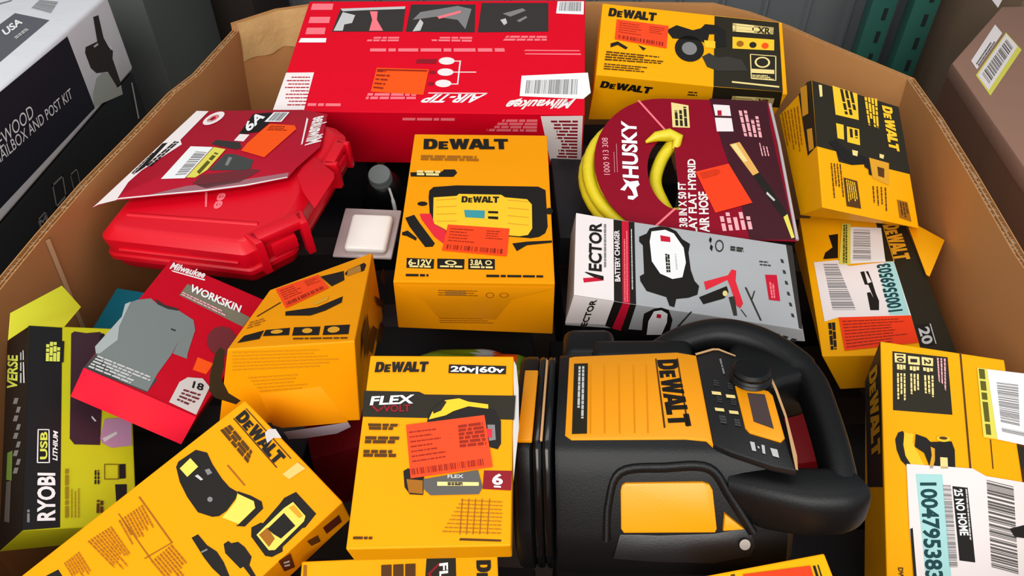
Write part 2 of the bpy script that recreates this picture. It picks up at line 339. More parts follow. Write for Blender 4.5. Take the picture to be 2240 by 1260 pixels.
# ------------------------------------------------------------ the cartons: place, crushed corner points and printed artwork (mm)
CARTONS = {
 'airtip': dict(loc=[-0.1148, 1.1194, 0.9056], quat=[0.98966, 0.13873, -0.01805, -0.03178],
  corners={'TL': [-229.4, 128.1, 54.7], 'TR': [229.6, 130.4, 54.7], 'BR': [230.3, -130.2, 54.7], 'BL': [-230.0, -128.3, 54.7], 'tl': [-229.4, 128.1, -55.0], 'tr': [229.6, 130.4, -55.0], 'br': [229.4, -130.2, -53.6], 'bl': [-230.0, -128.3, -55.0]},
  frames={'F': [[-229.4, 128.1, 54.7], [1.0, 0.0051, 0.0], [-0.0051, 1.0, -0.0], [-0.0, 0.0, 1.0]], 'B': [[-230.0, -128.3, 54.7], [1.0, -0.0041, 0.0], [-0.0, -0.0, 1.0], [-0.0041, -1.0, -0.0]]},
  art=[
   ["P","F","icon_print",1,"pk",[6.7,-6.6,42.3,-6.9,43.1,-22.9,6.8,-22.7]],
   ["P","F","icon_print",1,"pk",[9.6,-40.6,43.4,-40.7,44.2,-56.3,9.7,-56.2]],
   ["P","F","icon_print",1,"pk",[10.0,-67.8,40.8,-67.9,41.8,-83.9,10.2,-83.8]],
   ["P","F","icon_print",1,"wh",[5.0,-93.2,46.9,-93.3,47.6,-103.7,3.4,-103.6]],
   ["P","F","photo_print",1,"dk",[56.6,-21.0,164.8,-15.8,167.9,-77.8,52.8,-77.5]],
   ["P","F","photo_print",1,"dk",[173.1,-9.8,279.9,-10.6,284.2,-80.1,173.0,-77.9]],
   ["P","F","photo_print",1,"dk",[289.9,-6.7,399.3,-7.5,401.1,-78.6,289.2,-80.1]],
   ["P","F","photo_print",2,"lg",[62.0,-29.0,84.1,-37.0,82.2,-56.5,70.1,-60.3,70.3,-75.6,55.0,-75.6]],
   ["P","F","photo_print",2,"lg",[56.5,-20.2,164.7,-15.0,164.3,-21.7,97.5,-24.5,61.6,-27.0]],
   ["P","F","photo_print",2,"pk",[107.0,-27.3,120.0,-27.4,122.0,-49.0,136.2,-75.9,113.4,-75.8,114.3,-48.9]],
   ["P","F","photo_print",2,"gy",[180.7,-49.2,191.0,-29.8,250.8,-14.4,274.5,-22.5,268.7,-72.5,254.1,-49.6,217.9,-41.7]],
   ["P","F","photo_print",3,"pk",[220.4,-41.7,257.0,-26.3,257.6,-32.2,223.6,-47.5]],
   ["P","F","photo_print",3,"lg",[184.3,-77.9,193.1,-47.4,199.4,-57.0,196.6,-76.1]],
   ["P","F","photo_print",2,"lg",[323.2,-50.0,331.7,-46.2,334.9,-57.6,330.2,-63.3]],
   ["P","F","photo_print",2,"gy",[326.0,-34.5,358.1,-21.0,363.4,-26.9,339.0,-42.3]],
   ["P","F","photo_print",2,"gy",[349.5,-52.0,364.0,-40.5,366.6,-44.4,354.7,-55.8]],
   ["P","F","barcode_label",1,"wh",[414.3,-3.6,457.2,-4.0,456.5,-37.2,412.4,-34.2]],
   ["B","F","barcode_label/barcode_print",3,"gy",30,5,[418.2,-5.7,453.4,-5.9,453.0,-29.4,416.6,-28.1]],
   ["L","F","caption_lettering",3,"pk",2,2,0.7,0.85,[165.1,-102.8,100.2,-102.7,103.1,-90.1,164.6,-90.2]],
   ["L","F","caption_lettering",3,"pk",2,3,0.7,0.85,[281.3,-104.1,209.6,-102.2,204.5,-90.3,281.4,-90.5]],
   ["L","F","caption_lettering",3,"pk",2,4,0.7,0.85,[399.3,-101.8,312.9,-101.6,321.8,-87.7,399.0,-88.6]],
   ["L","F","caption_lettering",3,"pk",1,6,0.75,1,[335.2,-127.7,119.0,-126.9,118.0,-117.4,333.4,-116.9]],
   ["P","F","icon_print",1,"pk",[367.4,-121.3,451.3,-122.4,450.1,-124.9,363.9,-124.1]],
   ["P","F","icon_print",1,"pk",[366.6,-129.5,452.5,-129.9,452.6,-133.4,366.7,-132.0]],
   ["P","F","icon_print",1,"mr",[199.7,-142.7,230.8,-142.6,230.0,-153.2,198.5,-152.5]],
   ["P","F","icon_print",1,"mr",[223.4,-169.2,231.8,-169.2,231.3,-176.1,222.4,-175.4]],
   ["P","F","icon_print",1,"mr",[223.8,-193.8,232.1,-193.8,231.7,-201.2,222.9,-200.6]],
   ["E","F","icon_print",2,"pw",246.3,-147.2,12.5,0.0,0.8,-8.4,0],
   ["E","F","icon_print",2,"pw",246.9,-172.3,12.4,0.0,0.8,-8.2,0],
   ["E","F","icon_print",2,"pw",246.1,-197.1,12.3,0.0,0.9,-8.1,0],
   ["P","F","icon_print",1,"pw",[258.7,-146.2,268.4,-146.2,268.9,-199.1,257.6,-199.1,257.4,-197.1,266.8,-197.1,266.1,-148.3,258.9,-148.3]],
   ["P","F","icon_print",2,"pw",[258.7,-171.2,293.9,-171.2,294.1,-173.2,258.9,-173.3]],
   ["P","F","price_sticker",4,"or2",[139.4,-163.1,220.7,-166.5,218.8,-222.2,138.0,-215.9]],
   ["L","F","price_sticker/sticker_lettering",5,"od",5,1,0.4,0.85,[141.1,-166.6,161.8,-167.3,163.7,-214.2,140.8,-210.9]],
   ["P","F","price_sticker/sticker_lettering",5,"od",[141.0,-165.9,218.5,-168.6,218.4,-172.0,140.4,-169.4]],
   ["T","F","logo_lettering",3,"wh","AIR-TIP","i",312.9,-220.7,-88.3,-0.5,-9.2,-16.3],
   ["P","F","logo_lettering",1,"pw",[225.7,-216.5,314.2,-216.8,313.9,-218.7,225.4,-218.5]],
   ["L","F","caption_lettering",3,"pk",2,8,0.75,1,[208.4,-232.0,132.4,-232.5,134.7,-217.6,207.8,-217.9]],
   ["T","F","logo_lettering",3,"pw","Milwaukee","i",445.4,-229.8,-98.3,-3.7,-7.1,-17.9],
   ["P","F","logo_lettering",1,"pw",[348.3,-234.5,367.4,-227.0,363.1,-232.8,347.4,-238.7]],
   ["P","F","contents_label",1,"pw",[-1.3,-173.9,42.6,-173.1,43.5,-254.1,-3.6,-254.4]],
   ["L","F","contents_label/label_lettering",3,"dm",9,11,0.3,0.85,[46.9,-247.6,2.0,-247.9,2.7,-180.8,38.0,-180.7]],
   ["P","F","barcode_label",2,"wh",[363.4,-179.9,463.1,-172.9,467.2,-216.1,456.2,-229.1,362.6,-223.7]],
   ["B","F","barcode_label/barcode_print",3,"gy",48,9,[371.5,-190.0,448.8,-187.1,447.6,-220.1,370.4,-218.1]],
   ["L","F","caption_lettering",3,"pk",1,1,0.7,1,[97.5,-247.9,46.9,-247.6,47.0,-239.2,96.7,-239.5]],
   ["L","B","caption_lettering",3,"pk",1,1,0.8,1,[269.3,-15.0,189.0,-15.4,191.3,-9.1,270.5,-8.4]],
   ["L","B","caption_lettering",3,"pk",4,4,0.75,0.85,[390.5,-35.8,302.1,-35.8,315.7,-10.1,392.1,-8.9]],
   ["P","B","contents_label",1,"pw",[396.7,-3.5,457.7,-1.6,458.5,-105.0,411.3,-103.3]],
   ["L","B","contents_label/label_lettering",3,"mr",13,2,0.55,0.85,[452.2,-98.8,419.7,-97.8,404.5,-10.2,450.7,-9.4]],
  ]),
 'cutoff': dict(loc=[0.271, 1.0951, 0.9411], quat=[0.98118, 0.18454, 0.02076, -0.05301],
  corners={'TL': [-139.3, 75.5, 39.9], 'TR': [140.8, 71.7, 39.9], 'BR': [140.9, -74.0, 39.9], 'BL': [-140.4, -73.1, 39.9], 'tl': [-139.3, 75.5, -40.0], 'tr': [140.8, 71.7, -40.0], 'br': [136.8, -74.0, -17.8], 'bl': [-140.4, -73.1, -61.8]},
  frames={'F': [[-139.3, 75.5, 39.9], [0.9999, -0.0138, 0.0], [0.0138, 0.9999, -0.0], [-0.0, 0.0, 1.0]], 'B': [[-140.4, -73.1, 39.9], [1.0, -0.0033, -0.0], [0.0, 0.0, 1.0], [-0.0033, -1.0, 0.0]]},
  art=[
   ["P","F","panel_print",0,"ol",[175.3,-1.9,274.8,-1.6,275.4,-142.2,174.0,-146.4]],
   ["T","F","logo_lettering",3,"bk","DeWALT","D",10.6,-27.0,73.8,-0.4,1.3,17.9],
   ["P","F","price_sticker",4,"or",[24.2,-32.4,104.4,-34.8,102.7,-81.9,23.7,-74.7]],
   ["L","F","price_sticker/sticker_lettering",5,"od",5,3,0.3,0.85,[29.0,-36.9,64.3,-38.2,63.7,-63.3,28.6,-60.8]],
   ["L","F","price_sticker/sticker_lettering",5,"od",4,6,0.35,0.85,[75.5,-38.6,100.3,-39.5,99.7,-56.0,75.0,-54.6]],
   ["B","F","price_sticker/sticker_lettering",5,"od",22,3,[28.6,-65.0,98.4,-70.4,98.1,-78.2,28.5,-72.2]],
   ["P","F","picture_print",2,"bk",[18.1,-83.9,28.6,-78.2,44.6,-88.4,41.7,-93.0,29.0,-85.3,18.6,-92.2]],
   ["P","F","picture_print",2,"bk",[59.6,-80.7,72.2,-86.4,67.8,-91.2]],
   ["P","F","picture_print",2,"bk",[101.6,-43.9,116.8,-30.8,142.0,-37.9,154.4,-31.7,160.6,-22.1,177.8,-21.7,191.9,-30.4,193.2,-64.3,177.8,-68.7,174.7,-41.6,167.0,-42.8,164.0,-62.3,148.5,-58.3,111.3,-59.5]],
   ["E","F","picture_print",2,"bk",137.3,-76.8,22.1,0.4,-0.4,-26.9,0],
   ["E","F","picture_print",3,"gy",137.3,-76.8,11.4,0.5,0.0,-13.3,0],
   ["P","F","picture_print",3,"y2",[159.3,-56.7,176.3,-56.3,176.3,-71.0,160.9,-71.2]],
   ["P","F","picture_print",2,"ol2",[156.5,-90.5,167.1,-81.5,179.4,-89.2,194.6,-84.9,215.9,-88.0,224.7,-109.1,179.4,-115.7,164.2,-109.9]],
   ["F","F","panel_lettering",3,"cr",0.09,[203.0,-13.6,266.5,-13.7,265.0,-29.0,202.8,-31.8]],
   ["P","F","panel_lettering",3,"cr",[235.9,-13.5,266.5,-13.7,265.0,-29.0,234.8,-30.9]],
   ["T","F","panel_lettering",4,"ol","XR","b",240.2,-28.9,20.2,0.0,1.2,12.3],
   ["L","F","panel_lettering",3,"cr",1,1,0.9,1,[207.0,-17.4,233.3,-16.9,233.1,-26.9,206.9,-28.2]],
   ["P","F","panel_lettering",2,"y2",[202.7,-42.6,266.2,-39.5,265.4,-62.0,202.4,-67.1]],
   ["E","F","panel_lettering",3,"br2",214.0,-55.8,5.5,0.9,-0.1,-6.3,0],
   ["E","F","panel_lettering",3,"ol",233.4,-55.4,5.5,0.8,-0.2,-6.3,0],
   ["E","F","panel_lettering",3,"or2",251.9,-54.4,5.5,0.9,-0.2,-6.3,0],
   ["F","F","panel_lettering",3,"cr",0.04,[228.4,-74.6,268.1,-72.8,266.3,-123.0,228.9,-124.5]],
   ["E","F","panel_lettering",2,"cr",246.9,-88.7,11.6,0.8,-0.9,-11.2,0.75],
   ["P","F","panel_lettering",3,"cr",[230.2,-104.2,264.0,-101.7,263.8,-109.8,230.0,-112.3]],
   ["L","F","panel_lettering",3,"cr",3,1,0.6,0.85,[231.1,-115.4,263.7,-112.2,263.3,-121.9,231.0,-124.2]],
   ["P","F","panel_lettering",2,"cr",[200.9,-132.6,270.4,-132.3,270.3,-135.5,200.9,-135.8]],
   ["L","F","fine_lettering",3,"bw",4,5,0.55,0.85,[13.0,-99.3,104.8,-99.0,103.7,-114.7,11.3,-120.2]],
   ["L","F","fine_lettering",3,"bw",3,7,0.5,0.85,[11.6,-124.2,91.9,-122.5,90.8,-134.8,11.1,-138.4]],
   ["P","B","panel_print",0,"ol",[173.1,0.0,273.0,3.7,279.4,-29.8,178.4,-31.7]],
   ["T","B","logo_lettering",3,"bk","DeWALT","D",8.6,-25.1,76.5,-2.8,1.9,14.2],
   ["F","B","panel_lettering",3,"cr",0.1,[204.8,-14.3,265.7,-10.4,268.3,-29.2,206.2,-29.7]],
   ["P","B","panel_lettering",3,"cr",[238.0,-12.0,265.7,-10.4,268.3,-29.2,240.5,-29.4]],
   ["T","B","panel_lettering",4,"ol","XR","b",243.4,-27.2,18.3,-0.3,-0.2,12.1],
   ["L","B","panel_lettering",3,"cr",1,1,0.9,1,[207.6,-16.6,235.1,-15.1,236.5,-26.4,208.5,-27.1]],
   ["L","B","fine_lettering",3,"bw",2,1,0.55,0.85,[139.8,-13.1,159.2,-12.4,160.4,-23.2,139.9,-24.1]],
  ]),
 'sander': dict(loc=[0.457, 0.8567, 0.916], quat=[0.96537, 0.21743, 0.14395, -0.00852],
  corners={'TL': [-75.8, 90.2, 31.3], 'TR': [61.1, 86.1, 31.3], 'BR': [62.2, -103.1, 31.3], 'BL': [-79.7, -105.7, 31.3], 'tl': [-59.0, 106.1, -65.5], 'tr': [61.1, 86.1, -29.7], 'br': [99.9, -74.3, -5.5], 'bl': [-69.8, -85.4, -24.4]},
  frames={'F': [[-75.8, 90.2, 31.3], [0.9996, -0.0297, 0.0], [0.0297, 0.9996, -0.0], [-0.0, 0.0, 1.0]], 'L': [[-59.0, 106.1, -65.5], [-0.1683, -0.1596, 0.9727], [-0.0077, 0.987, 0.1606], [-0.9857, 0.0195, -0.1673]]},
  art=[
   ["P","F","panel_print",0,"ol",[-0.0,-0.4,136.2,-0.4,141.2,-108.3,108.0,-109.6,107.1,-100.8,78.9,-101.8,70.8,-113.2,50.6,-120.1,31.1,-120.7,28.5,-105.4,-0.1,-105.9]],
   ["P","F","panel_lettering",2,"cr",[9.5,-4.3,14.6,-3.7,14.2,-22.3,10.1,-24.7]],
   ["P","F","panel_lettering",2,"y2",[31.1,1.1,69.9,0.2,68.1,-44.1,32.3,-46.4]],
   ["L","F","panel_lettering",3,"ol",3,3,0.6,0.85,[63.7,0.4,68.1,-39.4,45.7,-42.2,41.1,-0.4]],
   ["L","F","panel_lettering",3,"y2",4,4,0.7,0.85,[102.2,1.9,98.9,-56.5,82.1,-52.1,80.0,-2.0]],
   ["T","F","logo_lettering",3,"y2","DeWALT","D",108.2,-6.8,3.6,-71.0,16.2,0.8],
   ["P","F","panel_lettering",2,"y2",[31.8,-60.3,43.2,-59.5,42.1,-83.5,32.2,-84.0]],
   ["P","F","panel_lettering",2,"y2",[48.1,-60.5,67.2,-59.2,66.1,-85.1,46.8,-85.8]],
   ["L","F","panel_lettering",3,"ol",2,1,0.55,0.85,[66.0,-61.3,65.0,-82.4,50.1,-82.7,50.2,-63.0]],
   ["P","F","picture_print",2,"bk",[17.7,-94.5,30.0,-86.7,37.2,-94.8,52.4,-100.4,72.1,-100.7,75.8,-103.7,70.8,-113.2,54.6,-118.9,35.4,-115.5,30.5,-104.9]],
   ["P","F","picture_print",3,"cr",[52.8,-96.3,61.7,-95.7,59.9,-104.3,53.0,-104.3]],
   ["P","F","picture_print",3,"cr",[95.2,-89.9,102.3,-89.9,100.5,-96.5,94.5,-96.2]],
   ["P","F","picture_print",3,"bk",[69.9,-103.4,78.0,-101.0,81.1,-128.3,75.2,-127.9,75.1,-120.0,69.4,-117.6]],
   ["P","F","picture_print",3,"y3",[78.0,-101.0,108.5,-100.8,104.3,-136.0,79.8,-131.6]],
   ["P","F","picture_print",4,"bw",[89.2,-111.6,99.8,-112.0,98.1,-126.5,89.2,-126.0]],
   ["L","F","fine_lettering",3,"bw",4,2,0.4,0.85,[34.7,-123.6,35.6,-179.6,17.7,-180.6,17.2,-126.7]],
   ["P","F","panel_lettering",2,"bw",[36.0,-143.0,56.2,-142.8,58.1,-183.0,37.1,-184.8]],
   ["L","F","panel_lettering",3,"y2",5,8,0.5,0.85,[53.0,-146.0,55.5,-179.9,39.3,-181.4,38.7,-145.1]],
   ["L","F","fine_lettering",3,"bw",4,5,0.3,0.85,[101.5,-140.4,98.6,-181.8,75.4,-182.2,76.5,-144.4]],
   ["P","F","fine_lettering",2,"br2",[114.6,-154.4,130.5,-154.1,132.8,-182.4,115.2,-181.2]],
   ["L","F","fine_lettering",3,"bw",3,1,0.55,0.85,[129.2,-156.4,131.2,-179.0,117.5,-178.7,117.3,-156.6]],
   ["P","L","panel_print",0,"ol",[86.2,5.2,98.7,0.2,114.7,-103.2,91.4,-106.4,77.9,-59.2,61.8,-0.5]],
   ["P","L","panel_lettering",2,"y3",[67.3,6.5,86.3,0.8,92.1,-45.2,75.8,-41.7]],
   ["P","L","panel_lettering",2,"y3",[88.4,-66.7,102.8,-71.6,108.8,-103.3,95.9,-101.9]],
   ["L","L","fine_lettering",3,"br2",6,3,0.35,0.85,[64.4,-18.9,82.1,-95.6,35.8,-82.4,6.9,-1.1]],
  ]),
 'barcode': dict(loc=[0.4623, 0.7128, 0.8018], quat=[0.99509, 0.0331, -0.06377, -0.06803],
  corners={'TL': [-70.6, 127.2, 28.8], 'TR': [63.7, 116.1, 28.8], 'BR': [69.5, -118.9, 28.8], 'BL': [-78.3, -125.1, 28.8], 'tl': [-70.6, 127.2, -26.2], 'tr': [63.7, 116.1, -26.2], 'br': [69.5, -118.9, -26.2], 'bl': [-46.9, -123.7, -36.5]},
  frames={'F': [[-70.6, 127.2, 28.8], [0.9966, -0.0829, -0.0], [0.0829, 0.9966, 0.0], [0.0, -0.0, 1.0]], 'B': [[-78.3, -125.1, 28.8], [0.9991, 0.0418, -0.0], [0.0, -0.0, 1.0], [0.0418, -0.9991, -0.0]]},
  art=[
   ["P","F","panel_print",0,"ol",[98.6,-5.3,134.2,-0.6,159.5,-232.4,122.2,-236.7,119.0,-177.9,111.5,-81.6,102.1,-82.8]],
   ["T","F","logo_lettering",3,"y3","DeWALT","D",107.2,-10.4,5.6,-71.1,19.1,5.3],
   ["P","F","logo_lettering",2,"y3",[106.2,-10.5,107.2,-9.9,112.4,-82.3,111.3,-82.9]],
   ["P","F","panel_lettering",2,"bk",[121.5,-191.9,137.9,-189.2,139.3,-221.7,123.3,-224.4]],
   ["T","F","panel_lettering",3,"lg","20","b",124.2,-198.0,1.3,-26.1,10.9,4.7],
   ["P","F","panel_lettering",3,"lg",[137.3,-189.2,138.5,-189.1,139.9,-220.6,138.8,-220.7]],
   ["P","F","picture_print",1,"bk",[35.7,-35.9,47.9,-32.3,44.1,-81.0,25.6,-84.4,29.0,-71.6,39.0,-60.2]],
   ["L","F","fine_lettering",3,"bk",2,3,0.85,1,[32.0,-197.2,30.7,-240.2,23.4,-242.0,23.4,-199.2]],
   ["P","F","shipping_label",2,"pw",[13.5,-91.6,43.0,-85.0,56.9,-95.4,100.8,-84.5,111.4,-82.4,118.9,-178.3,36.5,-188.3,19.7,-197.3]],
   ["B","F","shipping_label/barcode_print",3,"gy",34,3,[25.0,-94.1,30.4,-177.2,57.6,-174.6,42.4,-92.7]],
   ["P","F","shipping_label/label_print",3,"tl",[91.9,-99.0,100.8,-84.5,111.3,-82.9,117.3,-176.9,95.0,-179.0]],
   ["T","F","shipping_label/label_lettering",4,"dt","1005569503","b",109.8,-170.9,-4.5,84.2,-15.0,-3.7],
   ["P","F","shipping_label/label_print",3,"bk",[68.8,-105.8,73.8,-104.2,75.6,-126.2,80.6,-123.4,75.4,-104.1,78.6,-103.8,81.4,-123.3,83.2,-142.3,85.6,-156.1,83.8,-172.2,73.8,-173.1,73.0,-143.2,77.1,-141.6,79.9,-151.9,76.1,-128.6,72.1,-128.9]],
   ["P","F","barcode_label",4,"wh",[65.1,-17.2,103.6,-17.1,101.3,-83.9,58.5,-91.5]],
   ["B","F","barcode_label/barcode_print",5,"gy",24,4,[68.3,-22.6,61.9,-84.8,83.9,-83.7,89.0,-22.7]],
   ["P","F","barcode_label",4,"ly",[54.8,-10.8,65.7,-10.1,58.4,-93.3,44.3,-93.3]],
   ["L","F","barcode_label/label_lettering",5,"od2",2,1,0.75,1,[61.5,-13.2,54.9,-90.5,48.8,-91.0,55.8,-13.6]],
   ["P","F","price_sticker",5,"or3",[36.5,-189.0,118.2,-177.9,121.0,-220.9,38.9,-241.9]],
   ["L","F","price_sticker/sticker_lettering",6,"od",9,2,0.35,0.85,[40.0,-193.1,117.8,-181.3,119.4,-216.5,41.4,-239.1]],
   ["X","F","tuck_flap",-1.5,1,"y",[14.2,2.8,30.5,25.0,97.6,-2.5,132.1,3.8,132.7,-1.9,14.4,-1.6]],
   ["X","F","open_flap",4,1,"y",[135.0,-0.0,138.7,-3.8,176.6,-41.4,148.1,-111.8,144.7,-108.4]],
  ]),
 'sanderlow': dict(loc=[0.4129, 0.4002, 0.8237], quat=[0.98152, 0.14011, -0.05541, -0.11795],
  corners={'TL': [-57.1, 144.5, 38.3], 'TR': [57.3, 139.3, 38.3], 'BR': [60.6, -131.2, 38.3], 'BL': [-60.7, -145.5, 38.3], 'tl': [-57.2, 130.3, -24.1], 'tr': [57.3, 139.3, -43.1], 'br': [60.6, -131.2, -43.1], 'bl': [-60.7, -145.5, -43.1]},
  frames={'F': [[-57.1, 144.5, 38.3], [0.999, -0.0457, -0.0], [0.0457, 0.999, -0.0], [0.0, 0.0, 1.0]], 'L': [[-57.2, 130.3, -24.1], [0.0028, 0.2215, 0.9752], [0.0123, 0.9751, -0.2215], [-0.9999, 0.0126, 0.0]]},
  art=[
   ["P","F","panel_print",0,"ol",[11.4,-10.0,62.9,-7.2,65.3,-70.6,12.3,-76.5]],
   ["P","F","panel_lettering",2,"cr",[13.2,-12.1,23.8,-11.3,23.8,-21.8,13.7,-22.9]],
   ["P","F","panel_lettering",2,"cr",[25.8,-12.8,36.6,-12.3,37.0,-21.6,26.3,-22.5]],
   ["P","F","panel_lettering",2,"cr",[38.6,-11.6,49.3,-11.3,49.1,-20.4,38.9,-21.2]],
   ["T","F","panel_lettering",3,"ol","10","b",15.4,-13.6,0.6,-8.5,6.0,0.8],
   ["T","F","panel_lettering",3,"ol","1","b",28.3,-16.0,0.1,-4.0,5.8,0.8],
   ["T","F","panel_lettering",3,"ol","2","b",41.0,-14.1,0.3,-5.5,5.8,0.5],
   ["L","F","panel_lettering",3,"cr",3,1,0.8,1,[23.8,-24.2,23.8,-30.2,15.5,-30.7,15.3,-24.6]],
   ["L","F","panel_lettering",3,"cr",3,1,0.8,0.85,[36.5,-23.5,36.4,-29.5,27.2,-30.8,27.2,-24.7]],
   ["L","F","panel_lettering",3,"cr",3,1,0.8,0.85,[49.1,-22.9,49.0,-28.3,39.8,-28.9,39.4,-23.6]],
   ["L","F","panel_lettering",3,"cr",3,2,0.55,0.85,[24.1,-33.8,24.3,-68.3,15.6,-74.6,15.0,-35.0]],
   ["L","F","panel_lettering",3,"cr",3,3,0.55,0.85,[36.4,-31.9,36.6,-56.6,27.5,-56.1,27.2,-33.2]],
   ["L","F","panel_lettering",3,"cr",3,4,0.55,0.85,[49.9,-31.1,49.8,-57.3,40.4,-55.8,39.8,-32.5]],
   ["L","F","panel_lettering",3,"pk2",3,5,0.5,0.85,[61.6,-9.5,60.8,-50.5,53.1,-36.9,51.9,-10.2]],
   ["P","F","picture_print",2,"bk",[17.0,-99.5,21.2,-97.0,22.2,-100.1,21.2,-111.2,23.0,-121.5,30.3,-133.6,26.6,-134.4,19.4,-127.6,15.7,-117.8,14.3,-107.2]],
   ["P","F","picture_print",2,"y2",[22.2,-97.9,30.5,-98.3,29.5,-107.2,34.0,-117.0,41.1,-131.2,30.3,-133.6,23.5,-123.5,21.7,-111.1]],
   ["P","F","picture_print",3,"bk",[32.4,-97.9,41.6,-99.8,45.2,-103.4,63.5,-98.9,65.9,-106.9,65.8,-125.8,44.7,-130.5,39.5,-115.8,31.4,-111.2]],
   ["E","F","picture_print",4,"y2",56.3,-97.8,5.9,0.8,-0.1,-3.2,0],
   ["E","F","picture_print",5,"bw",56.3,-97.2,3.6,0.4,-0.1,-1.6,0],
   ["P","F","picture_print",4,"y3",[45.1,-108.2,48.7,-109.6,48.5,-121.3,46.5,-130.1,43.4,-130.7,45.9,-116.6]],
   ["P","F","picture_print",4,"cr",[53.1,-117.1,59.4,-116.3,59.5,-127.2,53.2,-128.6]],
   ["P","F","seam_print",2,"bw",[73.8,0.5,75.4,0.6,79.5,-122.8,77.9,-123.2]],
   ["P","F","seam_print",2,"bw",[96.6,-89.7,97.5,-89.5,98.1,-118.7,97.2,-118.9]],
   ["P","F","barcode_label",4,"ly",[88.9,-14.4,98.3,-14.0,102.9,-88.6,91.0,-88.7]],
   ["L","F","barcode_label/label_lettering",5,"od2",1,3,0.85,1,[95.9,-15.2,98.1,-86.7,93.2,-87.2,89.8,-15.5]],
   ["P","F","barcode_label",5,"wh",[97.8,-14.5,134.4,-12.8,129.5,-89.9,102.9,-88.6]],
   ["B","F","barcode_label/barcode_print",6,"gy",30,3,[105.4,-27.6,106.6,-70.3,122.5,-71.3,124.3,-26.7]],
   ["B","F","barcode_label/barcode_print",6,"gy",6,6,[106.7,-75.7,107.3,-80.4,129.2,-81.7,128.8,-76.4]],
   ["P","F","panel_print",0,"ol",[119.4,-91.2,133.7,-91.3,135.6,-110.5,121.0,-113.7]],
   ["P","F","shipping_label",4,"pw",[24.0,-130.2,80.3,-122.4,91.0,-127.4,125.8,-126.5,125.2,-261.5,35.2,-284.2,26.3,-191.7]],
   ["P","F","shipping_label/label_print",5,"tl",[31.8,-138.5,54.5,-134.0,60.7,-253.5,41.0,-258.3]],
   ["T","F","shipping_label/label_lettering",6,"dt","1004795383","b",35.9,-146.1,3.5,-87.2,12.7,2.9],
   ["B","F","shipping_label/barcode_print",6,"gy",60,5,[54.5,-144.4,57.9,-218.5,64.5,-216.9,61.3,-143.3]],
   ["P","F","shipping_label/label_print",5,"bk",[62.6,-143.5,75.3,-142.2,78.6,-209.2,66.1,-210.4]],
   ["T","F","shipping_label/label_lettering",6,"wh","25 NO HOME","b",63.8,-146.0,3.8,-42.1,6.5,1.5],
   ["L","F","shipping_label/label_lettering",6,"lg",1,1,0.6,1,[75.0,-143.7,76.6,-190.1,74.6,-190.1,72.9,-143.7]],
   ["B","F","shipping_label/barcode_print",6,"dgy",34,8,[91.3,-131.3,91.1,-211.4,111.7,-212.5,113.1,-132.8]],
   ["P","F","shipping_label/label_print",5,"bk",[26.7,-191.6,28.9,-190.2,32.5,-243.6,30.1,-244.2]],
   ["T","F","fine_lettering",3,"bw","DW","b",17.1,-228.2,0.7,-9.5,3.7,0.9],
   ["P","F","shipping_label/label_print",7,"bk",[107.2,-173.0,120.5,-166.3,122.7,-178.4,110.8,-179.4]],
   ["T","L","logo_lettering",3,"y3","DeWALT","D",17.7,-5.7,-17.2,-98.6,30.2,-12.0],
   ["P","L","panel_print",0,"dk",[62.9,0.2,-2.1,-1.6,-24.3,-120.9,25.2,-150.5]],
  ]),
 'charger': dict(loc=[-0.0415, 0.7355, 0.8998], quat=[0.999, 0.04274, 0.01304, 0.00121],
  corners={'TL': [-88.0, 134.3, 40.2], 'TR': [87.4, 137.6, 40.2], 'BR': [86.4, -135.3, 40.2], 'BL': [-86.8, -136.7, 40.2], 'tl': [-88.0, 134.3, -40.1], 'tr': [87.4, 137.6, -40.1], 'br': [89.6, -135.2, -44.6], 'bl': [-87.9, -136.7, -35.8]},
  frames={'F': [[-88.0, 134.3, 40.2], [0.9998, 0.0186, 0.0], [-0.0186, 0.9998, -0.0], [-0.0, 0.0, 1.0]], 'B': [[-86.8, -136.7, 40.2], [1.0, 0.0082, -0.0], [0.0, 0.0, 1.0], [0.0082, -1.0, 0.0]]},
  art=[
   ["T","F","logo_lettering",3,"bk","DeWALT","D",13.7,-34.6,109.8,1.7,-0.7,22.7],
   ["L","F","fine_lettering",3,"br2",2,3,0.8,0.85,[11.6,-46.6,92.4,-47.6,92.5,-59.3,11.7,-58.2]],
   ["P","F","icon_print",1,"bk",[0.6,-82.6,39.6,-80.6,42.1,-76.1,55.5,-75.9,58.7,-82.6,54.2,-90.8,40.0,-91.0,1.7,-90.8]],
   ["L","F","icon_print",3,"cr",2,1,0.85,1,[8.4,-78.4,37.6,-79.1,38.1,-89.9,9.1,-89.2]],
   ["P","F","picture_print",1,"bk",[25.9,-130.4,26.0,-118.2,30.8,-111.0,58.8,-107.5,158.5,-108.7,167.3,-115.4,166.4,-182.2,162.9,-193.4,155.6,-199.7,146.0,-202.0,116.5,-198.5,44.8,-196.0,31.6,-186.7]],
   ["P","F","picture_print",2,"y2",[31.9,-131.1,59.5,-127.9,62.0,-124.1,113.0,-125.2,117.8,-130.0,144.1,-133.2,149.5,-142.8,148.3,-185.6,143.0,-196.7,133.4,-199.0,44.5,-189.1,33.7,-177.1]],
   ["E","F","picture_print",2,"bk",19.3,-142.9,5.9,0.1,0.3,-4.0,0],
   ["E","F","picture_print",2,"bk",169.7,-154.7,4.4,0.1,-0.4,-6.0,0],
   ["T","F","picture_print",3,"ol","DeWALT","D",65.4,-140.3,44.8,-0.2,0.3,11.7],
   ["P","F","picture_print",3,"lcd",[69.0,-153.8,93.5,-154.8,93.1,-168.7,70.6,-167.0]],
   ["P","F","picture_print",3,"bk",[97.4,-155.5,109.2,-156.0,109.2,-160.0,97.4,-159.5]],
